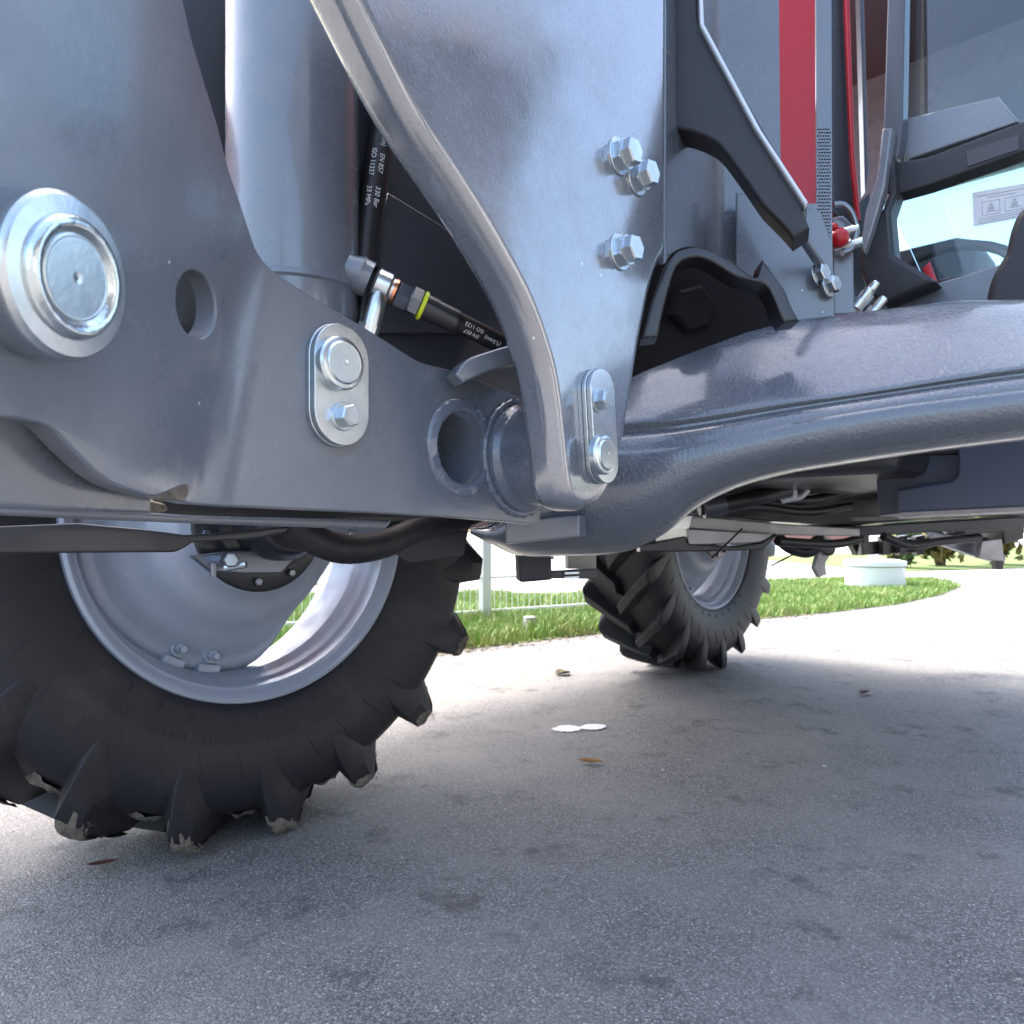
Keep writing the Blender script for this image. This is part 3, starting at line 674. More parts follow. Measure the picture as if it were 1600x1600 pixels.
# cab front: pillars, windscreen, labels
cb = Plane(TR(1.62, -.5, 1), -T_)
def cpl(name, pts, t, m, off=0, parent=tractor, bev=.004, holes=()): return obj(name, *plate_vf(cb.off(off), pts, t, bev, holes), m, parent, 35)
gl = cpl('windscreen', [(1392, -320), (1655, 10), (1655, 395), (1460, 440), (1440, 430), (1395, 330)], .008, M['glass'], -.04, bev=.001)
obj('label', *plate_vf(cb.off(-.036), [(1519, 301), (1612, 284), (1612, 337), (1521, 354)], .001, .0002), M['label'], gl)
li = []
def lrow(u0, v0, u1, v1):        # a bar in label units, u 0..1 across and v 0..1 down
    q = lambda u, v: (1521 + 89 * u + 1.5 * v, 304 - 16 * u + (50 - 1 * u) * v)
    li.append(plate_vf(cb.off(-.0355), [q(u0, v0), q(u1, v0), q(u1, v1), q(u0, v1)], .0005, .0001))
lrow(.06, .07, .94, .10); lrow(.25, .16, .75, .19)
for a0, a1 in ((.14, .46), (.54, .90)):
    lrow(a0, .28, a1, .30); lrow(a0, .70, a1, .72); lrow(a0, .30, a0 + .012, .70); lrow(a1 - .012, .30, a1, .70)
    m0 = (a0 + a1) / 2; lrow(m0 - .03, .36, m0 + .03, .44); lrow(m0 - .06, .46, m0 + .05, .58); lrow(m0 - .10, .60, m0 + .11, .63)
for k in range(3): lrow(.08, .78 + k * .07, .92 - .1 * k, .80 + k * .07)
obj('label_print', *merge(*li), M['ink'], gl, 0)
tb = cpl('windscreen_bar', [(1376, 272), [(1400, 254), (1420, 250), (1450, 245)], (1655, 168), (1655, 215), (1590, 240), (1450, 290), [(1400, 304), (1388, 303), (1380, 290)]], .05, M['plastic'])
obj('label', *plate_vf(cb.off(.002), [(1510, 236), (1592, 210), (1592, 233), (1512, 260)], .001, .0002), M['inkdark'], tb)
cpl('grab_bar', [(1396, -320), (1420, -320), (1410, 200), (1404, 240), (1396, 252), (1382, 250), (1380, 200)], .04, M['dark_panel'], .02)
cpl('front_cowl', [(1392, 190), (1560, 150), (1592, 190), (1420, 249)], .05, M['paint'], -.02)
cpl('cab_pillar', [(1378, 245), [(1392, 285), (1388, 300), (1376, 330), (1362, 360)], (1340, 395), (1345, 430), (1358, 462), (1380, 475), (1462, 440), (1450, 430), (1396, 398), (1390, 330), (1400, 300), (1396, 240)], .06, M['plastic'], .03, bev=.01)
cpl('cab_pillar', [(1378, 200), (1394, 200), (1382, 290), (1362, 360), (1350, 395), (1344, 380), (1352, 330), (1370, 280)], .03, M['paint'], .05)
cpl('door_seal', [(1440, 420), (1452, 408), (1464, 440), (1450, 438)], .01, M['red'], -.02)
cpl('dash_trim', [(1392, 398), (1460, 437), (1430, 447), (1395, 425)], .03, M['paint'], -.01)
cpl('dash_panel', [(1384, 472), (1470, 440), (1600, 402), (1655, 386), (1655, 600), (1370, 600)], .08, M['paint'], -.03)
cpl('wing_panel', [(1655, 290), [(1604, 318), (1588, 335), (1577, 362), (1570, 395)], [(1570, 395), (1552, 425), (1543, 450), (1538, 480)], (1538, 600), (1655, 600)], .06, M['plastic'], .03, bev=.015)
# interior shapes behind the glass
obj('steering_column', *tube_vf([TR(1.95, -.55, .95), TR(2.2, -.5, 1.25)], .05, 14), M['plastic'], tractor, 40)
stw = [TR(2.22, -.5, 1.27) + (N_ * math.cos(a) + (T_ * .5 + Vector((0, 0, .85))).normalized() * math.sin(a)) * .19 for a in [2 * math.pi * k / 32 for k in range(33)]]
obj('steering_wheel', *tube_vf(stw, .014, 10), M['plastic'], tractor, 60)
# red side posts and dark hoses left of the windscreen
def post(name, m, pts, d, t, phi=-20, bev=.004): return obj(name, *plate_vf(vplane(phi, pts[0][0], pts[0][1], d), pts, t, bev), m, tractor, 35)
post('hood_side', M['red'], [(1170, -320), (1276, -320), (1276, 330), (1262, 326), (1185, 200)], 1.75, .1, -10)
hp = None
post('red_post', M['red'], [(1308, -320), (1318, -320), (1336, 240), (1346, 345), (1340, 345), (1330, 250)], 1.7, .02, -10)
post('dark_post', M['black'], [(1290, -320), (1312, -320), (1332, 240), (1342, 350), (1322, 352), (1300, 330), (1298, 230)], 1.74, .05, -10)
post('glazing_bar', M['dark_panel'], [(1334, -320), (1342, -320), (1358, 270), (1352, 300)], 1.9, .04, -10)
post('glazing_bar', M['black'], [(1306, 350), (1360, 300), (1358, 440), (1345, 470), (1330, 470), (1312, 440)], 1.8, .05, -10)
# valve block with red cap
vb = post('valve_block', M['paint'], [(1300, 340), (1318, 336), (1332, 350), (1336, 480), (1342, 490), (1302, 492)], 1.45, .05, -15)
c0 = W(1310, 372, 1.41)
obj('red_knob', *merge(lathe_vf(c0, (-.1, -.9, .15), [(.010, -.02), (.018, -.004), (.019, .006), (.012, .014), (.004, .017)], 20), lathe_vf(W(1303, 356, 1.41), (-.5, -.8, .3), [(.007, -.01), (.008, .004), (.004, .010)], 14)), M['red'], vb, 60)
obj('coupling', *merge(lathe_vf(W(1322, 385, 1.43), (.8, -.5, .1), [(.014, -.02), (.014, .01), (.010, .012), (.010, .03)], 18), lathe_vf(W(1325, 362, 1.43), (.8, -.5, .1), [(.010, -.02), (.010, .02)], 14)), M['zinc'], vb, 40)
obj('hose', *tube_vf(catmull([W(1302, 320, 1.42), W(1318, 320, 1.42), W(1332, 335, 1.42), W(1338, 360, 1.42), W(1330, 388, 1.42), W(1316, 395, 1.42)], 8), .006, 10), M['steel'], vb, 60)
for x, y in ((1352, 462), (1362, 452), (1374, 476)):
    obj('coupling', *lathe_vf(W(x, y, 1.45), (.55, -.3, .8), [(.010, -.03), (.013, -.028), (.013, -.01), (.009, -.008), (.009, .012), (.007, .016)], 16), M['zinc'], vb, 40)

# ------------------------------------------------------------------ front loader
S = 1.3
loader = thing('front_loader', 'grey painted loader frame with zinc pins and hydraulic cylinder, mounted in front of the tractor', 'front loader', TR(.55, -.35, .64))
LP = vplane(52, 525, 600, .60 * S)                    # plane of the lower link
BT, BB = LP.hit(397, 392), LP.hit(322, 792)           # bend line
r0 = LP.hit(360, 600)
ang = R(81); k_ = EYE + ray(100, 430) * (.371 * S)
P2 = plane3(BT, BB, k_)
bd = (BT - BB).normalized()                           # along the bend, up
bl = LP.n.cross(bd).normalized()
if bl.dot(LP.hit(700, 600) - BB) < 0: bl = -bl        # on the link plane, towards the right
b2 = P2.n.cross(bd).normalized()
if b2.dot(k_ - BB) < 0: b2 = -b2                      # on the left plane, towards the left
def fold(px, py):
    q1 = LP.hit(px, py) - BB
    if q1.dot(bl) >= 0: return q1.dot(bl), q1.dot(bd)
    q2 = P2.hit(px, py) - BB; return -q2.dot(b2), q2.dot(bd)
def fold_circle(px, py, r, n=40):
    a, b = fold(px, py); return [(a + r * math.cos(2 * math.pi * k / n), b + r * math.sin(2 * math.pi * k / n)) for k in range(n)]
link_out = [(-260, -320), (215, -320), (300, 60), [(342, 200), (357, 260), (382, 335), (397, 392)], [(397, 392), (415, 412), (440, 432), (500, 470), (560, 505), (640, 556)], [(640, 556), (662, 567), (710, 580), (780, 606), (838, 628)], (846, 700), (846, 800), [(846, 800), (843, 815), (836, 819)], (700, 808), (560, 800), (300, 789), [(262, 781), (215, 772), (165, 750), (112, 702), (78, 668), (20, 654)], (-260, 640)]
ol = [[fold(x, y) for x, y in spline2(link_out)], fold_circle(308, 476, .0215 * S), fold_circle(708, 703, .034 * S)]
TL = .016 * S
V, Fc = flat_mesh(ol, TL, .0025)
bm = bmesh.new(); vs = [bm.verts.new(v) for v in V]
for f in Fc:
    try: bm.faces.new([vs[i] for i in f])
    except ValueError: pass
RB = .022 * S
for k in range(11):
    x = -RB + 2 * RB * k / 10
    bmesh.ops.bisect_plane(bm, geom=bm.verts[:] + bm.edges[:] + bm.faces[:], plane_co=(x, 0, 0), plane_no=(1, 0, 0), dist=1e-6)
alpha = math.acos(max(-1, min(1, LP.n.dot(P2.n))))
for v in bm.verts:
    x, y, z = v.co
    if x >= RB: v.co = BB + bl * x + bd * y + LP.n * z
    elif x <= -RB: v.co = BB + b2 * (-x) + bd * y + P2.n * z
    else:
        t = (x + RB) / (2 * RB); nn = (P2.n * (1 - t) + LP.n * t).normalized()
        pa, pb = BB + b2 * RB, BB + bl * RB                         # quadratic Bezier through the bend
        q = pa * (1 - t) ** 2 + BB * 2 * t * (1 - t) + pb * t * t
        v.co = q + bd * y + nn * z
bm.verts.index_update()
V = [v.co.copy() for v in bm.verts]; Fc = [tuple(v.index for v in f.verts) for f in bm.faces]; bm.free()
link = obj('link_plate', V, Fc, M['paint'], loader, 30)
# weld bead at the upper end of the bend
bead = [BB + bd * ((BT - BB).length * t) + (LP.n + P2.n).normalized() * -.0008 + bl * random.uniform(-.0006, .0006) for t in [1 - .012 * k for k in range(26)]]
obj('weld_seam', *tube_vf(bead, [.0030 * (1 - k / 26) ** 1.3 + .0002 + random.uniform(-.0003, .0003) for k in range(26)], 10), M['weld'], link, 60)
# inner plate of the link, coloured black for the shadowed gap
ip = LP.off(-.10 * S)
plate('link_shade_plate', ip, [(240, 640), (640, 700), (800, 720), (800, 790), (640, 812), (606, 815), (240, 806)], TL, M['black'], loader)
plate('link_bar', LP.off(-.07), [(612, 813), [(612, 813), (609, 820), (600, 827)], (300, 817), (-120, 799), (-120, 784), (100, 792), (300, 805)], .03, M['paint'], loader)
obj('link_flange', *plate_vf(P2.off(-.028), [(-260, 600), (60, 620), (140, 660), (235, 700), (238, 803), (0, 795), (-260, 770)], .02, .003), M['paint'], loader)
obj('dried_mud', *plate_vf(LP.off(-.02), [[(110, 757), (150, 768), (200, 776), (250, 784), (262, 790), (258, 800), (200, 800), (150, 785), (110, 757)]], .03, .004), M['sand'], link)
obj('dried_mud', *plate_vf(P2.off(.0015), [[(238, 776), (262, 768), (292, 757), (290, 780), (260, 780), (238, 776)]], .002, .0005), M['sand'], link)
obj('stiffener_plate', *plate_vf(P2.off(-.05), [(120, 360), (352, 360), (340, 620), (120, 620)], .01, .002), M['paint'], loader)
# big zinc collar and pin on the left plate
cc = P2.hit(52, 432); rc = .0395 * S
col = obj('pin_collar', *lathe_vf(cc, P2.n, [(rc * .98, -.004), (rc * .98, .002), (rc, .004), (rc, .021), (rc * .985, .0245), (rc * .955, .0265), (rc * .93, .0275), (rc * .70, .0285), (rc * .68, .020)], 72), M['zinc'], loader, 25)
obj('pin', *lathe_vf(cc, P2.n, [(rc * .74, .012), (rc * .735, .029), (rc * .72, .0315), (rc * .68, .0340), (rc * .62, .0345), (rc * .56, .0330), (rc * .53, .0312), (rc * .50, .0306)], 72), M['zinc_cast'], col, 50)
obj('pin_face', *lathe_vf(cc, P2.n, [(rc * .515, .0300), (rc * .51, .0312), (rc * .49, .0316)] + [(rc * (.48 - .02 * k), .0316 - .00022 * (k % 2)) for k in range(22)] + [(rc * .03, .0306)], 72), M['zinc_rough'], col, 35)
# retaining plates
def hexbolt(p, n, af, h, wash, rot=0, dome=True):
    r = af / 1.732
    vf = [lathe_vf(p, n, [(r, wash), (r, wash + h * .9), (r * .88, wash + h)], 6, rot)]
    if wash: vf.append(lathe_vf(p, n, [(r * 1.22, 0), (r * 1.22, wash * .85), (r * 1.15, wash)], 36))
    vf.append(lathe_vf(p, n, [(r * .70, wash + h - .0006), (r * .66, wash + h + .0006)], 24))
    return merge(*vf)
def retaining(pl, a, b, r, pin_at, pin_r, bolt_at, af, name='retaining_plate'):
    pa, pb = pl.uv(*a), pl.uv(*b)
    o = None
    for j, (w0, t, rr) in enumerate(((.0, .006, r * 1.03), (.0065, .007, r))):
        V, Fc = flat_mesh([slot_uv(pa, pb, rr)], t, .0012)
        q = obj('backing_plate' if j == 0 else name, [pl.pt(v.x, v.y, v.z + w0 + t) for v in V], Fc, M['zinc'], loader, 35)
        o = q
    po = pl.off(.0135)
    pc = po.hit(*pin_at)
    obj('pin_head', *lathe_vf(pc, pl.n, [(pin_r, 0), (pin_r, .008), (pin_r * .93, .0105), (pin_r * .80, .0115), (pin_r * .77, .013), (pin_r * .74, .0138)] + [(pin_r * (.70 - .04 * k), .0138 - .00015 * (k % 2)) for k in range(16)] + [(pin_r * .04, .0132)], 48), M['zinc_rough'], o, 30)
    obj('bolt', *hexbolt(po.hit(*bolt_at), pl.n, af, .009 * S, .0028, .3), M['zinc'], o, 25)
    return o
retaining(LP, (523, 562), (523, 645), .0275 * S, (527, 569), .0215 * S, (536, 651), .0165 * S)
# weld ring around the link hole
u0, v0 = LP.uv(712, 700)
def ring_vf(pl, px, py, ri, ro, h, jag=0):
    c = pl.hit(px, py); V, Fc = lathe_vf(c, pl.n, [(ri, -.001), (ri, h * .5), (ri * .5 + ro * .5 - .004, h), (ro - .003, h * .6), (ro, -.001)], 64, closed=False)
    return [v + pl.n * random.uniform(-jag, jag) for v in V], Fc
obj('weld_ring', *ring_vf(LP, 722, 700, .036 * S, .049 * S, .004 * S, .0004), M['weld'], loader, 40)
obj('bore_tube', *merge(lathe_vf(LP.hit(708, 703), LP.n, [(.0352 * S, .001), (.0352 * S, -.10 * S)], 56, closed=False), lathe_vf(LP.hit(708, 703), LP.n, [(.034 * S, -.10 * S), (.034 * S, .0005)], 56, closed=False)), M['paint'], link, 40)
bt_back = lathe_vf(LP.hit(708, 703) - LP.n * (.06 * S), LP.n, [(.0345 * S, -.002), (.0345 * S, 0)], 40)
obj('bore_end', *bt_back, M['paint'], link, 40)

# knuckle plate (the curved bracket) outside the link
KO = .116 * S
KP = LP.off(KO); KT = .042 * S
KP = Plane(KP.hit(925, 670), (math.sin(R(50)), -math.cos(R(50)), 0))
knuckle = [(400, -320), (1045, -320), (1045, 392), [(1040, 405), (1030, 425), (1020, 460), (1012, 500), (1004, 540)], (990, 625), [(982, 680), (966, 740), (950, 775), (925, 795), (905, 797), (888, 785), (878, 755), (870, 690), (862, 620), (850, 560), (820, 475), (780, 400), (738, 330), (696, 265), (650, 195), (598, 100), (500, -100)]]
kn = plate('knuckle_plate', KP, knuckle, KT, M['peel'], loader, .019)
retaining(KP, (928, 612), (934, 722), .0205 * S, (936, 711), .0185 * S, (936, 625), .0175 * S)
# boss and weld between link and knuckle
b0 = LP.hit(812, 716); bl_ = (KP.p - b0).dot(LP.n) - KT * .9
rb_ = .052 * S
obj('pivot_boss', *lathe_vf(b0, LP.n, [(rb_ * 1.10, -.03), (rb_ * 1.12, .002), (rb_ * 1.10, .012), (rb_ * 1.02, .018), (rb_, .022), (rb_, .045 * S), (rb_ * .97, .05 * S), (rb_ * .97, bl_ + .01)], 72), M['weld'], loader, 30)
wc = b0 + LP.n * .0015
wp_ = [wc + (LP.u * math.cos(a) + LP.v * math.sin(a)) * rb_ * 1.15 for a in [2 * math.pi * k / 90 for k in range(91)]]
obj('weld_seam', *tube_vf(wp_, [.0048 + .0016 * (k % 3 == 0) + random.uniform(-.0006, .0006) for k in range(90)] + [.0048], 10), M['weld'], loader, 60)
wk = KP.p - KP.n * (KT - .002) ; wk = b0 + LP.n * (bl_ - .004)
wp_ = [wk + (LP.u * math.cos(a) + LP.v * math.sin(a)) * rb_ * 1.0 for a in [2 * math.pi * k / 90 for k in range(91)]]
obj('weld_seam', *tube_vf(wp_, [.0042 + .0014 * (k % 3 == 0) + random.uniform(-.0006, .0006) for k in range(90)] + [.0042], 10), M['weld'], loader, 60)
# bolts through the knuckle plate
for x, y in ((966, 245), (994, 278), (968, 394)):
    p = KP.hit(x, y); nn = KP.n
    b_ = obj('bolt', *merge(lathe_vf(p, nn, [(.0135 * S, .010 * S), (.0135 * S, .0195 * S), (.012 * S, .021 * S)], 6, .2)), M['zinc'], kn, 25)
    obj('nut', *merge(lathe_vf(p, nn, [(.0155 * S, .0015 * S), (.0155 * S, .009 * S), (.0145 * S, .0098 * S)], 6, .5), lathe_vf(p, nn, [(.0145 * S, .0095 * S), (.0145 * S, .0108 * S)], 30), lathe_vf(p, nn, [(.0185 * S, 0), (.0185 * S, .0018 * S), (.0178 * S, .0024 * S)], 36)), M['zinc'], b_, 25)

# console: folded post behind the knuckle plate
e0 = KP.hit(1043, 392); d0 = (e0 - EYE).dot(Vector((0, cp, sp)))
CB = Plane(e0 - KP.n * .004, (math.sin(R(61)), -math.cos(R(61)), 0))
obj('console_post', *plate_vf(CB.off(-.002), [(1040, -320), (1119, -320), (1120, 400), [(1110, 393), (1090, 388), (1070, 388), (1050, 398), (1040, 412)]], .012, .003), M['beam'], loader, 35)
fv = []; nst = 10
ptop = CB.uv(1118, 300)[0]
base = CB.pt(ptop, 0, -.002); p = Vector((base.x, base.y, 0)); dB = CB.u; dC = Vector((math.cos(R(-6)), math.sin(R(-6)), 0)); prof = [p.copy()]
for k in range(nst):
    t = (k + .5) / nst; p = p + (dB * (1 - t) + dC * t).normalized() * .040 / nst; prof.append(p.copy())
prof += [p + dC * (.03 * k) for k in range(1, 4)]
zz = [CB.hit(1125, -320).z, CB.hit(1125, 405).z]
V = []; m_ = len(prof)
def arch_y(x): return float(np.interp(x, [1045, 1075, 1110, 1145, 1180, 1192, 1225, 1250], [396, 386, 390, 408, 434, 540, 540, 540]))
zlow = []
for q in prof:
    x_ = 800 + F * q.x / q.y; d_ = q.y; zlow.append(H - (arch_y(x_) - 830 - 4) / F * d_)
inn = Vector((-.2, .98, 0)) * .012
for off in (Vector((0, 0, 0)), inn):
    for i, q in enumerate(prof): V += [Vector((q.x, q.y, zz[0])) + off, Vector((q.x, q.y, zlow[i])) + off]
Fc = []; h = 2 * m_
for i in range(m_ - 1):
    Fc += [(2 * i, 2 * i + 1, 2 * i + 3, 2 * i + 2), (h + 2 * i, h + 2 * i + 2, h + 2 * i + 3, h + 2 * i + 1), (2 * i + 1, h + 2 * i + 1, h + 2 * i + 3, 2 * i + 3)]
obj('console_wall', V, Fc, M['beam'], loader, 50)
# arch rim, inner wall and bolt behind the opening
dA = d0 + .05
obj('arch_rim', *plate_vf(vplane(-4, 1100, 450, dA), [(1003, 529), (1018, 470), [(1036, 420), (1052, 396), (1080, 386), (1105, 389), (1130, 400), (1160, 420), (1178, 433), (1184, 432)], (1192, 405), [(1192, 405), (1225, 450), (1238, 480), (1250, 501)], (1225, 504), [(1220, 495), (1200, 450), (1180, 440), (1150, 432), (1110, 408), (1085, 402), (1060, 412), (1048, 440), (1035, 490), (1028, 526)]], .05, .004), M['black'], loader, 35)
obj('inner_wall', *plate_vf(vplane(-4, 1120, 470, dA + .14), [(900, 620), (940, 470), (1000, 380), (1040, 388), (1080, 388), (1110, 396), (1145, 412), (1178, 440), (1195, 418), (1226, 462), (1244, 520), (1244, 620)], .02, .002), M['void'], loader)  # shade of the opening is in this wall's colour
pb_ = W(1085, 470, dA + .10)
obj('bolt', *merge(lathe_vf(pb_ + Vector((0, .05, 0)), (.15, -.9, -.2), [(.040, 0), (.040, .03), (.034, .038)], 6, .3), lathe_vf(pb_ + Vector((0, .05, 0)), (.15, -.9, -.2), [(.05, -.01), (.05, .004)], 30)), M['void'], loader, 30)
# black guard box, trim rail and gas strut
gb = vplane(-20, 1200, 300, d0 + .02)
obj('guard_box', *plate_vf(gb, [(1050, -320), (1080, -320), (1092, 30), (1186, 190), (1262, 318), (1256, 330), (1265, 355), (1240, 372), (1222, 352), [(1190, 320), (1150, 262), (1120, 225), (1085, 207), (1052, 200)]], .06, .006), M['plastic'], loader, 35)
obj('trim_rail', *plate_vf(gb.off(.012), [(1080, -320), (1086, -320), (1099, 34), (1188, 200), (1263, 315), (1257, 322), (1178, 200), (1092, 40)], .016, .004), M['galv'], loader, 35)
obj('gas_strut', *tube_vf([W(1243, 355, d0 + .12), W(1285, 418, d0 + .2)], .008, 14), M['steel'], loader, 50)
obj('console_plate', *plate_vf(vplane(-14, 1250, 430, d0 + .22), [(1150, 300), (1282, 330), (1300, 380), (1305, 500), (1232, 540), (1230, 480), (1212, 440), (1192, 412), (1178, 436), (1150, 425)], .02, .003), M['paint'], loader)
for x, y in ((1276, 430), (1293, 448)):
    obj('bolt', *hexbolt(W(x, y, d0 + .20), (.55, -.8, .1), .026, .014, .004, .1), M['zinc'], loader, 25)
# perforated upright beside the hood
pp = vplane(-12, 1288, 300, d0 + .26)
hx = []
for i in range(5):
    for j in range(52): hx.append((1278.5 + i * 4 + (j % 2) * 2, 202 + j * 5.2, 0))
obj('perforated_upright', *plate_vf(pp, [(1274, -320), (1298, -320), (1301, 492), (1266, 495), (1268, 420), (1240, 340), (1262, 318), (1276, 318)], .01, .0005, holes=[(x, y, .0016, 8) for x, y, _ in hx]), M['paint'], loader, 35)

# support beam: lofted casting that turns under the knuckle plate
BPl = vplane(-20, 1000, 620, 1.16)
stn = [(735, 822, 826, 829, 833), (770, 800, 818, 830, 850), (812, 740, 775, 800, 868), (880, 640, 705, 745, 868), (940, 570, 668, 715, 866), (990, 535, 660, 712, 858), (1040, 526, 656, 708, 832), (1090, 519, 650, 700, 792), (1150, 511, 641, 688, 762), (1220, 502, 630, 672, 742), (1300, 493, 619, 656, 728), (1400, 481, 604, 640, 713), (1500, 470, 588, 628, 700), (1600, 468, 574, 616, 688), (1760, 466, 552, 598, 668)]
P4 = [catmull([(s[0], s[i], 0) for s in stn], 4) for i in range(1, 5)]
V, Fc = [], []; nsec = None
for i in range(len(P4[0])):
    x = P4[0][i].x; yt, ys, yl, yb = (P4[j][i].y for j in range(4))
    q_ = max(yl - ys, 4) / 38
    prof = [(yt + 2, -.20), (yt, -.175), (yt + 1, -.160), (yt + .08 * (ys - yt), -.138), (yt + .25 * (ys - yt), -.110), (yt + .5 * (ys - yt), -.076), (yt + .80 * (ys - yt), -.040), (ys - 5 * q_, -.0235), (ys, -.0200), (ys + 3 * q_, -.0205), (ys + 8 * q_, -.0270), (ys + 11 * q_, -.0268), (ys + 15 * q_, -.0170), (ys + 20 * q_, -.0110), (ys + 28 * q_, -.0060), (ys + 31 * q_, -.0064), (ys + 34 * q_, -.0032), (yl, 0), (yl * .8 + yb * .2, .002), (yl * .6 + yb * .4, -.001), (yl * .42 + yb * .58, -.010), (yl * .25 + yb * .75, -.028), (yl * .1 + yb * .9, -.055), (yb - 2, -.085), (yb, -.105), (yb + 1, -.14)]
    sc2 = min(1, (yb - yt) / 90)
    nsec = len(prof)
    for y, o_ in prof:
        V.append(BPl.off(o_ * sc2).hit(x, y))
    for y, o_ in ((yb, -.21), (yt, -.21)):
        V.append(BPl.off(o_ * sc2).hit(x, y))
    nsec += 2
for i in range(len(P4[0]) - 1):
    for k in range(nsec): Fc.append((i * nsec + k, i * nsec + (k + 1) % nsec, (i + 1) * nsec + (k + 1) % nsec, (i + 1) * nsec + k))
Fc += [tuple(range(nsec)), tuple((len(P4[0]) - 1) * nsec + k for k in range(nsec))]
beam = obj('support_beam', V, Fc, M['beam'], loader, 50)
obj('beam_pad', *plate_vf(BPl.off(.03), [(788, 815), (905, 805), (905, 838), (790, 850)], .05, .004), M['paint'], beam)

# cylinder, dark inner panel, hose and fitting
CY = Vector((0, 0, 1)); cpx = 466; dC_ = .60 * S + .11
a1, a2 = W(459, -320, dC_), W(459, 430, dC_)
axd = (a2 - a1).normalized(); rad = .070 * dC_ / .89
rad = (100 / F) * dC_
low = W(459, 470, dC_)
cyl = obj('hydraulic_cylinder', *lathe_vf(a1, axd, [(rad * .98, 0), (rad, .004), (rad, (low - a1).length - .018), (rad * 1.022, (low - a1).length - .014), (rad * 1.022, (low - a1).length - .010), (rad * .985, (low - a1).length - .007), (rad * .98, (low - a1).length + .022), (rad * .95, (low - a1).length + .026), (rad * .6, (low - a1).length + .028), (rad * .4, (low - a1).length + .06)], 80), M['paint'], loader, 30)
pnl = vplane(46, 690, 420, 1.02)
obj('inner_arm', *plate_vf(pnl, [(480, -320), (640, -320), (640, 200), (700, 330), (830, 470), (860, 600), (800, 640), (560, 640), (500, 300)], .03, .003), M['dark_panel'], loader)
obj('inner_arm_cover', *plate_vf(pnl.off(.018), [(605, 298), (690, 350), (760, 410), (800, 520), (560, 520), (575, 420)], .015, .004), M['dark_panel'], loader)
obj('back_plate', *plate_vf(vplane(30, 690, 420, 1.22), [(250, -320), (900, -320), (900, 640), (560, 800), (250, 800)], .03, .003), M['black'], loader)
obj('link_web', *plate_vf(vplane(30, 770, 570, .90), [[(712, 585), (730, 562), (765, 548), (830, 530), (860, 530)], (870, 560), (830, 566), [(800, 570), (770, 578), (742, 590), (725, 598)]], .03, .004), M['paint'], loader)
# printed hose running down behind the cylinder
hp1 = catmull([W(604, 60, .93), W(596, 200, .93), W(585, 290, .92), (W(575, 370, .915)), W(570, 420, .91)], 10)
hose = obj('hydraulic_hose', *tube_vf(hp1, .0165, 24), M['rubber'], loader, 60)
hose2_p = [W(690, 492, .905), W(735, 513, .925), W(800, 546, .955), W(880, 584, 1.0)]
hp2 = catmull(hose2_p, 10)
hose2 = obj('hydraulic_hose', *tube_vf(hp2, .0130, 24), M['rubber'], loader, 60)
def wrap_text(txt, p, axis, up_hint, r, size, ang_off, par, flip=1):
    """flat letters wrapped round a hose: x along the axis, y round it"""
    ax_ = Vector(axis).normalized(); toc = (EYE - p); toc = (toc - ax_ * toc.dot(ax_)).normalized(); side = ax_.cross(toc)
    if side.dot(up_hint) < 0: side = -side
    V, Fc = flat_mesh(None, .0002, 0, text=txt, size=size)
    o = []
    for v in V:
        a = ang_off + v.y / r
        o.append(p + ax_ * v.x + (toc * math.cos(a) + side * math.sin(a)) * (r + .0004 + v.z * .2))
    return obj('print', o, Fc, M['white'], par, 0)
def on_path(path, px):
    return None
def hose_pt(path, y, key=1):
    best = min(range(1, len(path) - 1), key=lambda i: abs(proj(path[i])[key] - y)); return path[best], (path[best + 1] - path[best - 1]).normalized()
def proj(p):
    d = p - EYE; y = d.y * cp + d.z * sp; z = -d.y * sp + d.z * cp; return 800 + F * d.x / y, 800 - F * z / y
for y, t1, t2 in ((222, '(9,5mm)', ''), (268, 'EN 857', 'ISO 11237'), (316, '330 Bar', '33 MPa'), (150, 'EN 857', 'ISO 11237')):
    p, ax_ = hose_pt(hp1, y)
    wrap_text(t1, p, ax_, Vector((1, 0, 0)), .0165, .0086, .28, hose)
    if t2: wrap_text(t2, p, ax_, Vector((1, 0, 0)), .0165, .0086, -.36, hose)
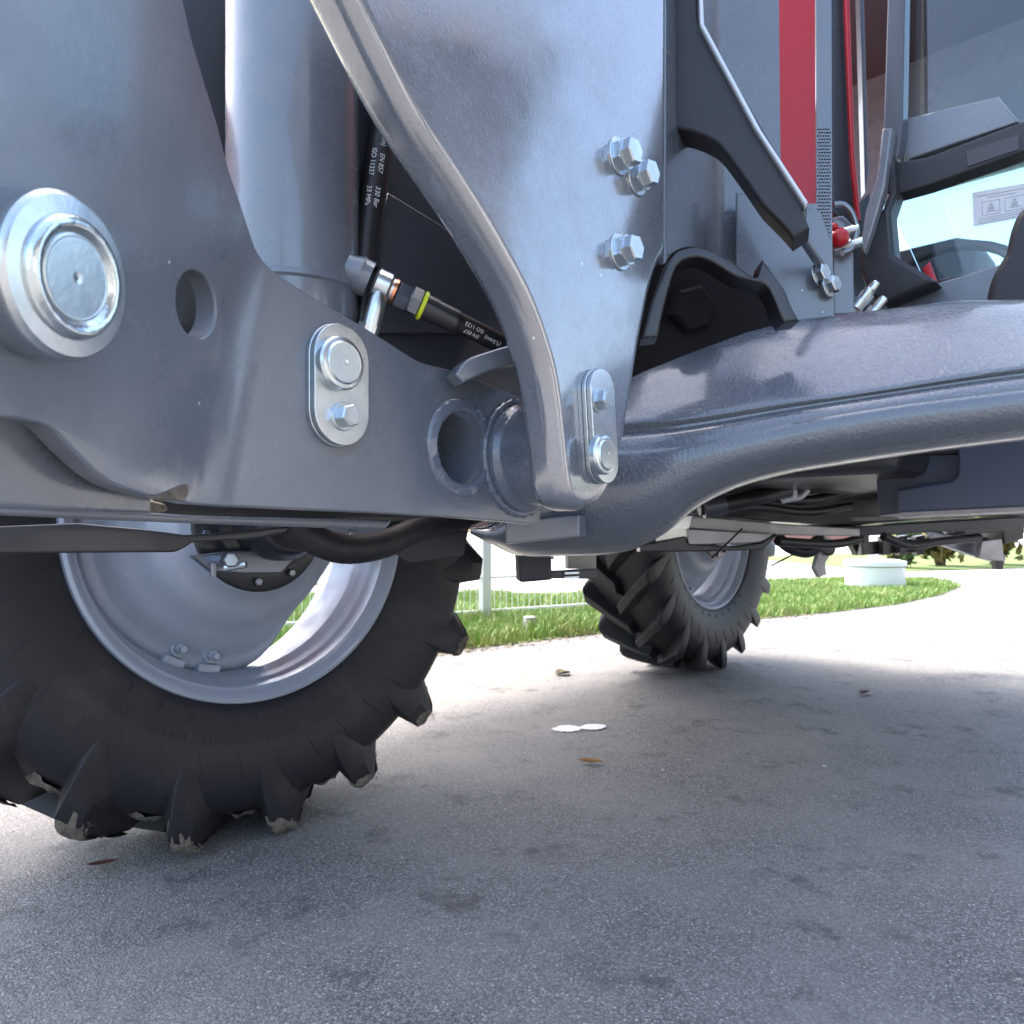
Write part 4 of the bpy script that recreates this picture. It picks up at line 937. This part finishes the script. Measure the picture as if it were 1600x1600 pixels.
for x, t1, t2 in ((735, 'ISO 1123', 'EN 857'), (768, '(9,5mm)', '')):
    p, ax_ = hose_pt(hp2, x, 0)
    wrap_text(t1, p, -ax_, Vector((0, 0, -1)), .0130, .0070, -.25 if t2 else .1, hose2)
    if t2: wrap_text(t2, p, -ax_, Vector((0, 0, -1)), .0130, .0070, .42, hose2)
# elbow fitting
dE = .88
q0, q1 = W(574, 436, dE), W(690, 492, .905)
fx = (q1 - q0).normalized(); Lf = (q1 - q0).length
pxm = dE / F
obj('pipe_socket', *lathe_vf(q0 - fx * .013, fx, [(0.0172, -0.0156), (0.0230, 0.0031), (0.0218, 0.0062), (0.0218, 0.0156)], 36), M['paint'], hose2, 35)
el = obj('elbow_fitting', *merge(lathe_vf(q0, fx, [(0.0160, 0.0078), (0.0188, 0.0109), (0.0188, 0.0265), (0.0152, 0.0296), (0.0152, 0.0343)], 30), tube_vf(catmull([q0 + fx * .018, W(588, 478, dE - .004), W(577, 520, dE - .004)], 6), 0.011, 20), lathe_vf(W(580, 500, dE - .004), W(572, 525, dE - .004) - W(580, 500, dE - .004), [(0.0132, 0.0062), (0.0132, 0.0234)], 6)), M['steel'], hose2, 40)
el.data.materials[0] = M['zinc']
obj('copper_washer', *lathe_vf(q0, fx, [(0.0164, 0.0320), (0.0164, 0.0359)], 30), M['copper'], hose2, 35)
obj('hose_nut', *lathe_vf(q0, fx, [(0.0140, 0.0359), (0.0164, 0.0382), (0.0164, 0.0515), (0.0144, 0.0546)], 6, .3), M['steel'], hose2, 30)
obj('hose_nut', *lathe_vf(q0, fx, [(0.0152, 0.0538), (0.0180, 0.0562), (0.0180, 0.0671), (0.0160, 0.0694)], 6, .1), M['steel'], hose2, 30)
obj('colour_band', *lathe_vf(q0, fx, [(0.0160, 0.0690), (0.0180, 0.0698), (0.0180, 0.0737), (0.0160, 0.0745)], 40), M['yellow'], hose2, 40)
obj('hose_sleeve', *lathe_vf(q0, fx, [(.0160, .074), (.0160, .088), (.0150, .090), (.0150, Lf + .018), (.0135, Lf + .022)], 32), M['black'], hose2, 30)
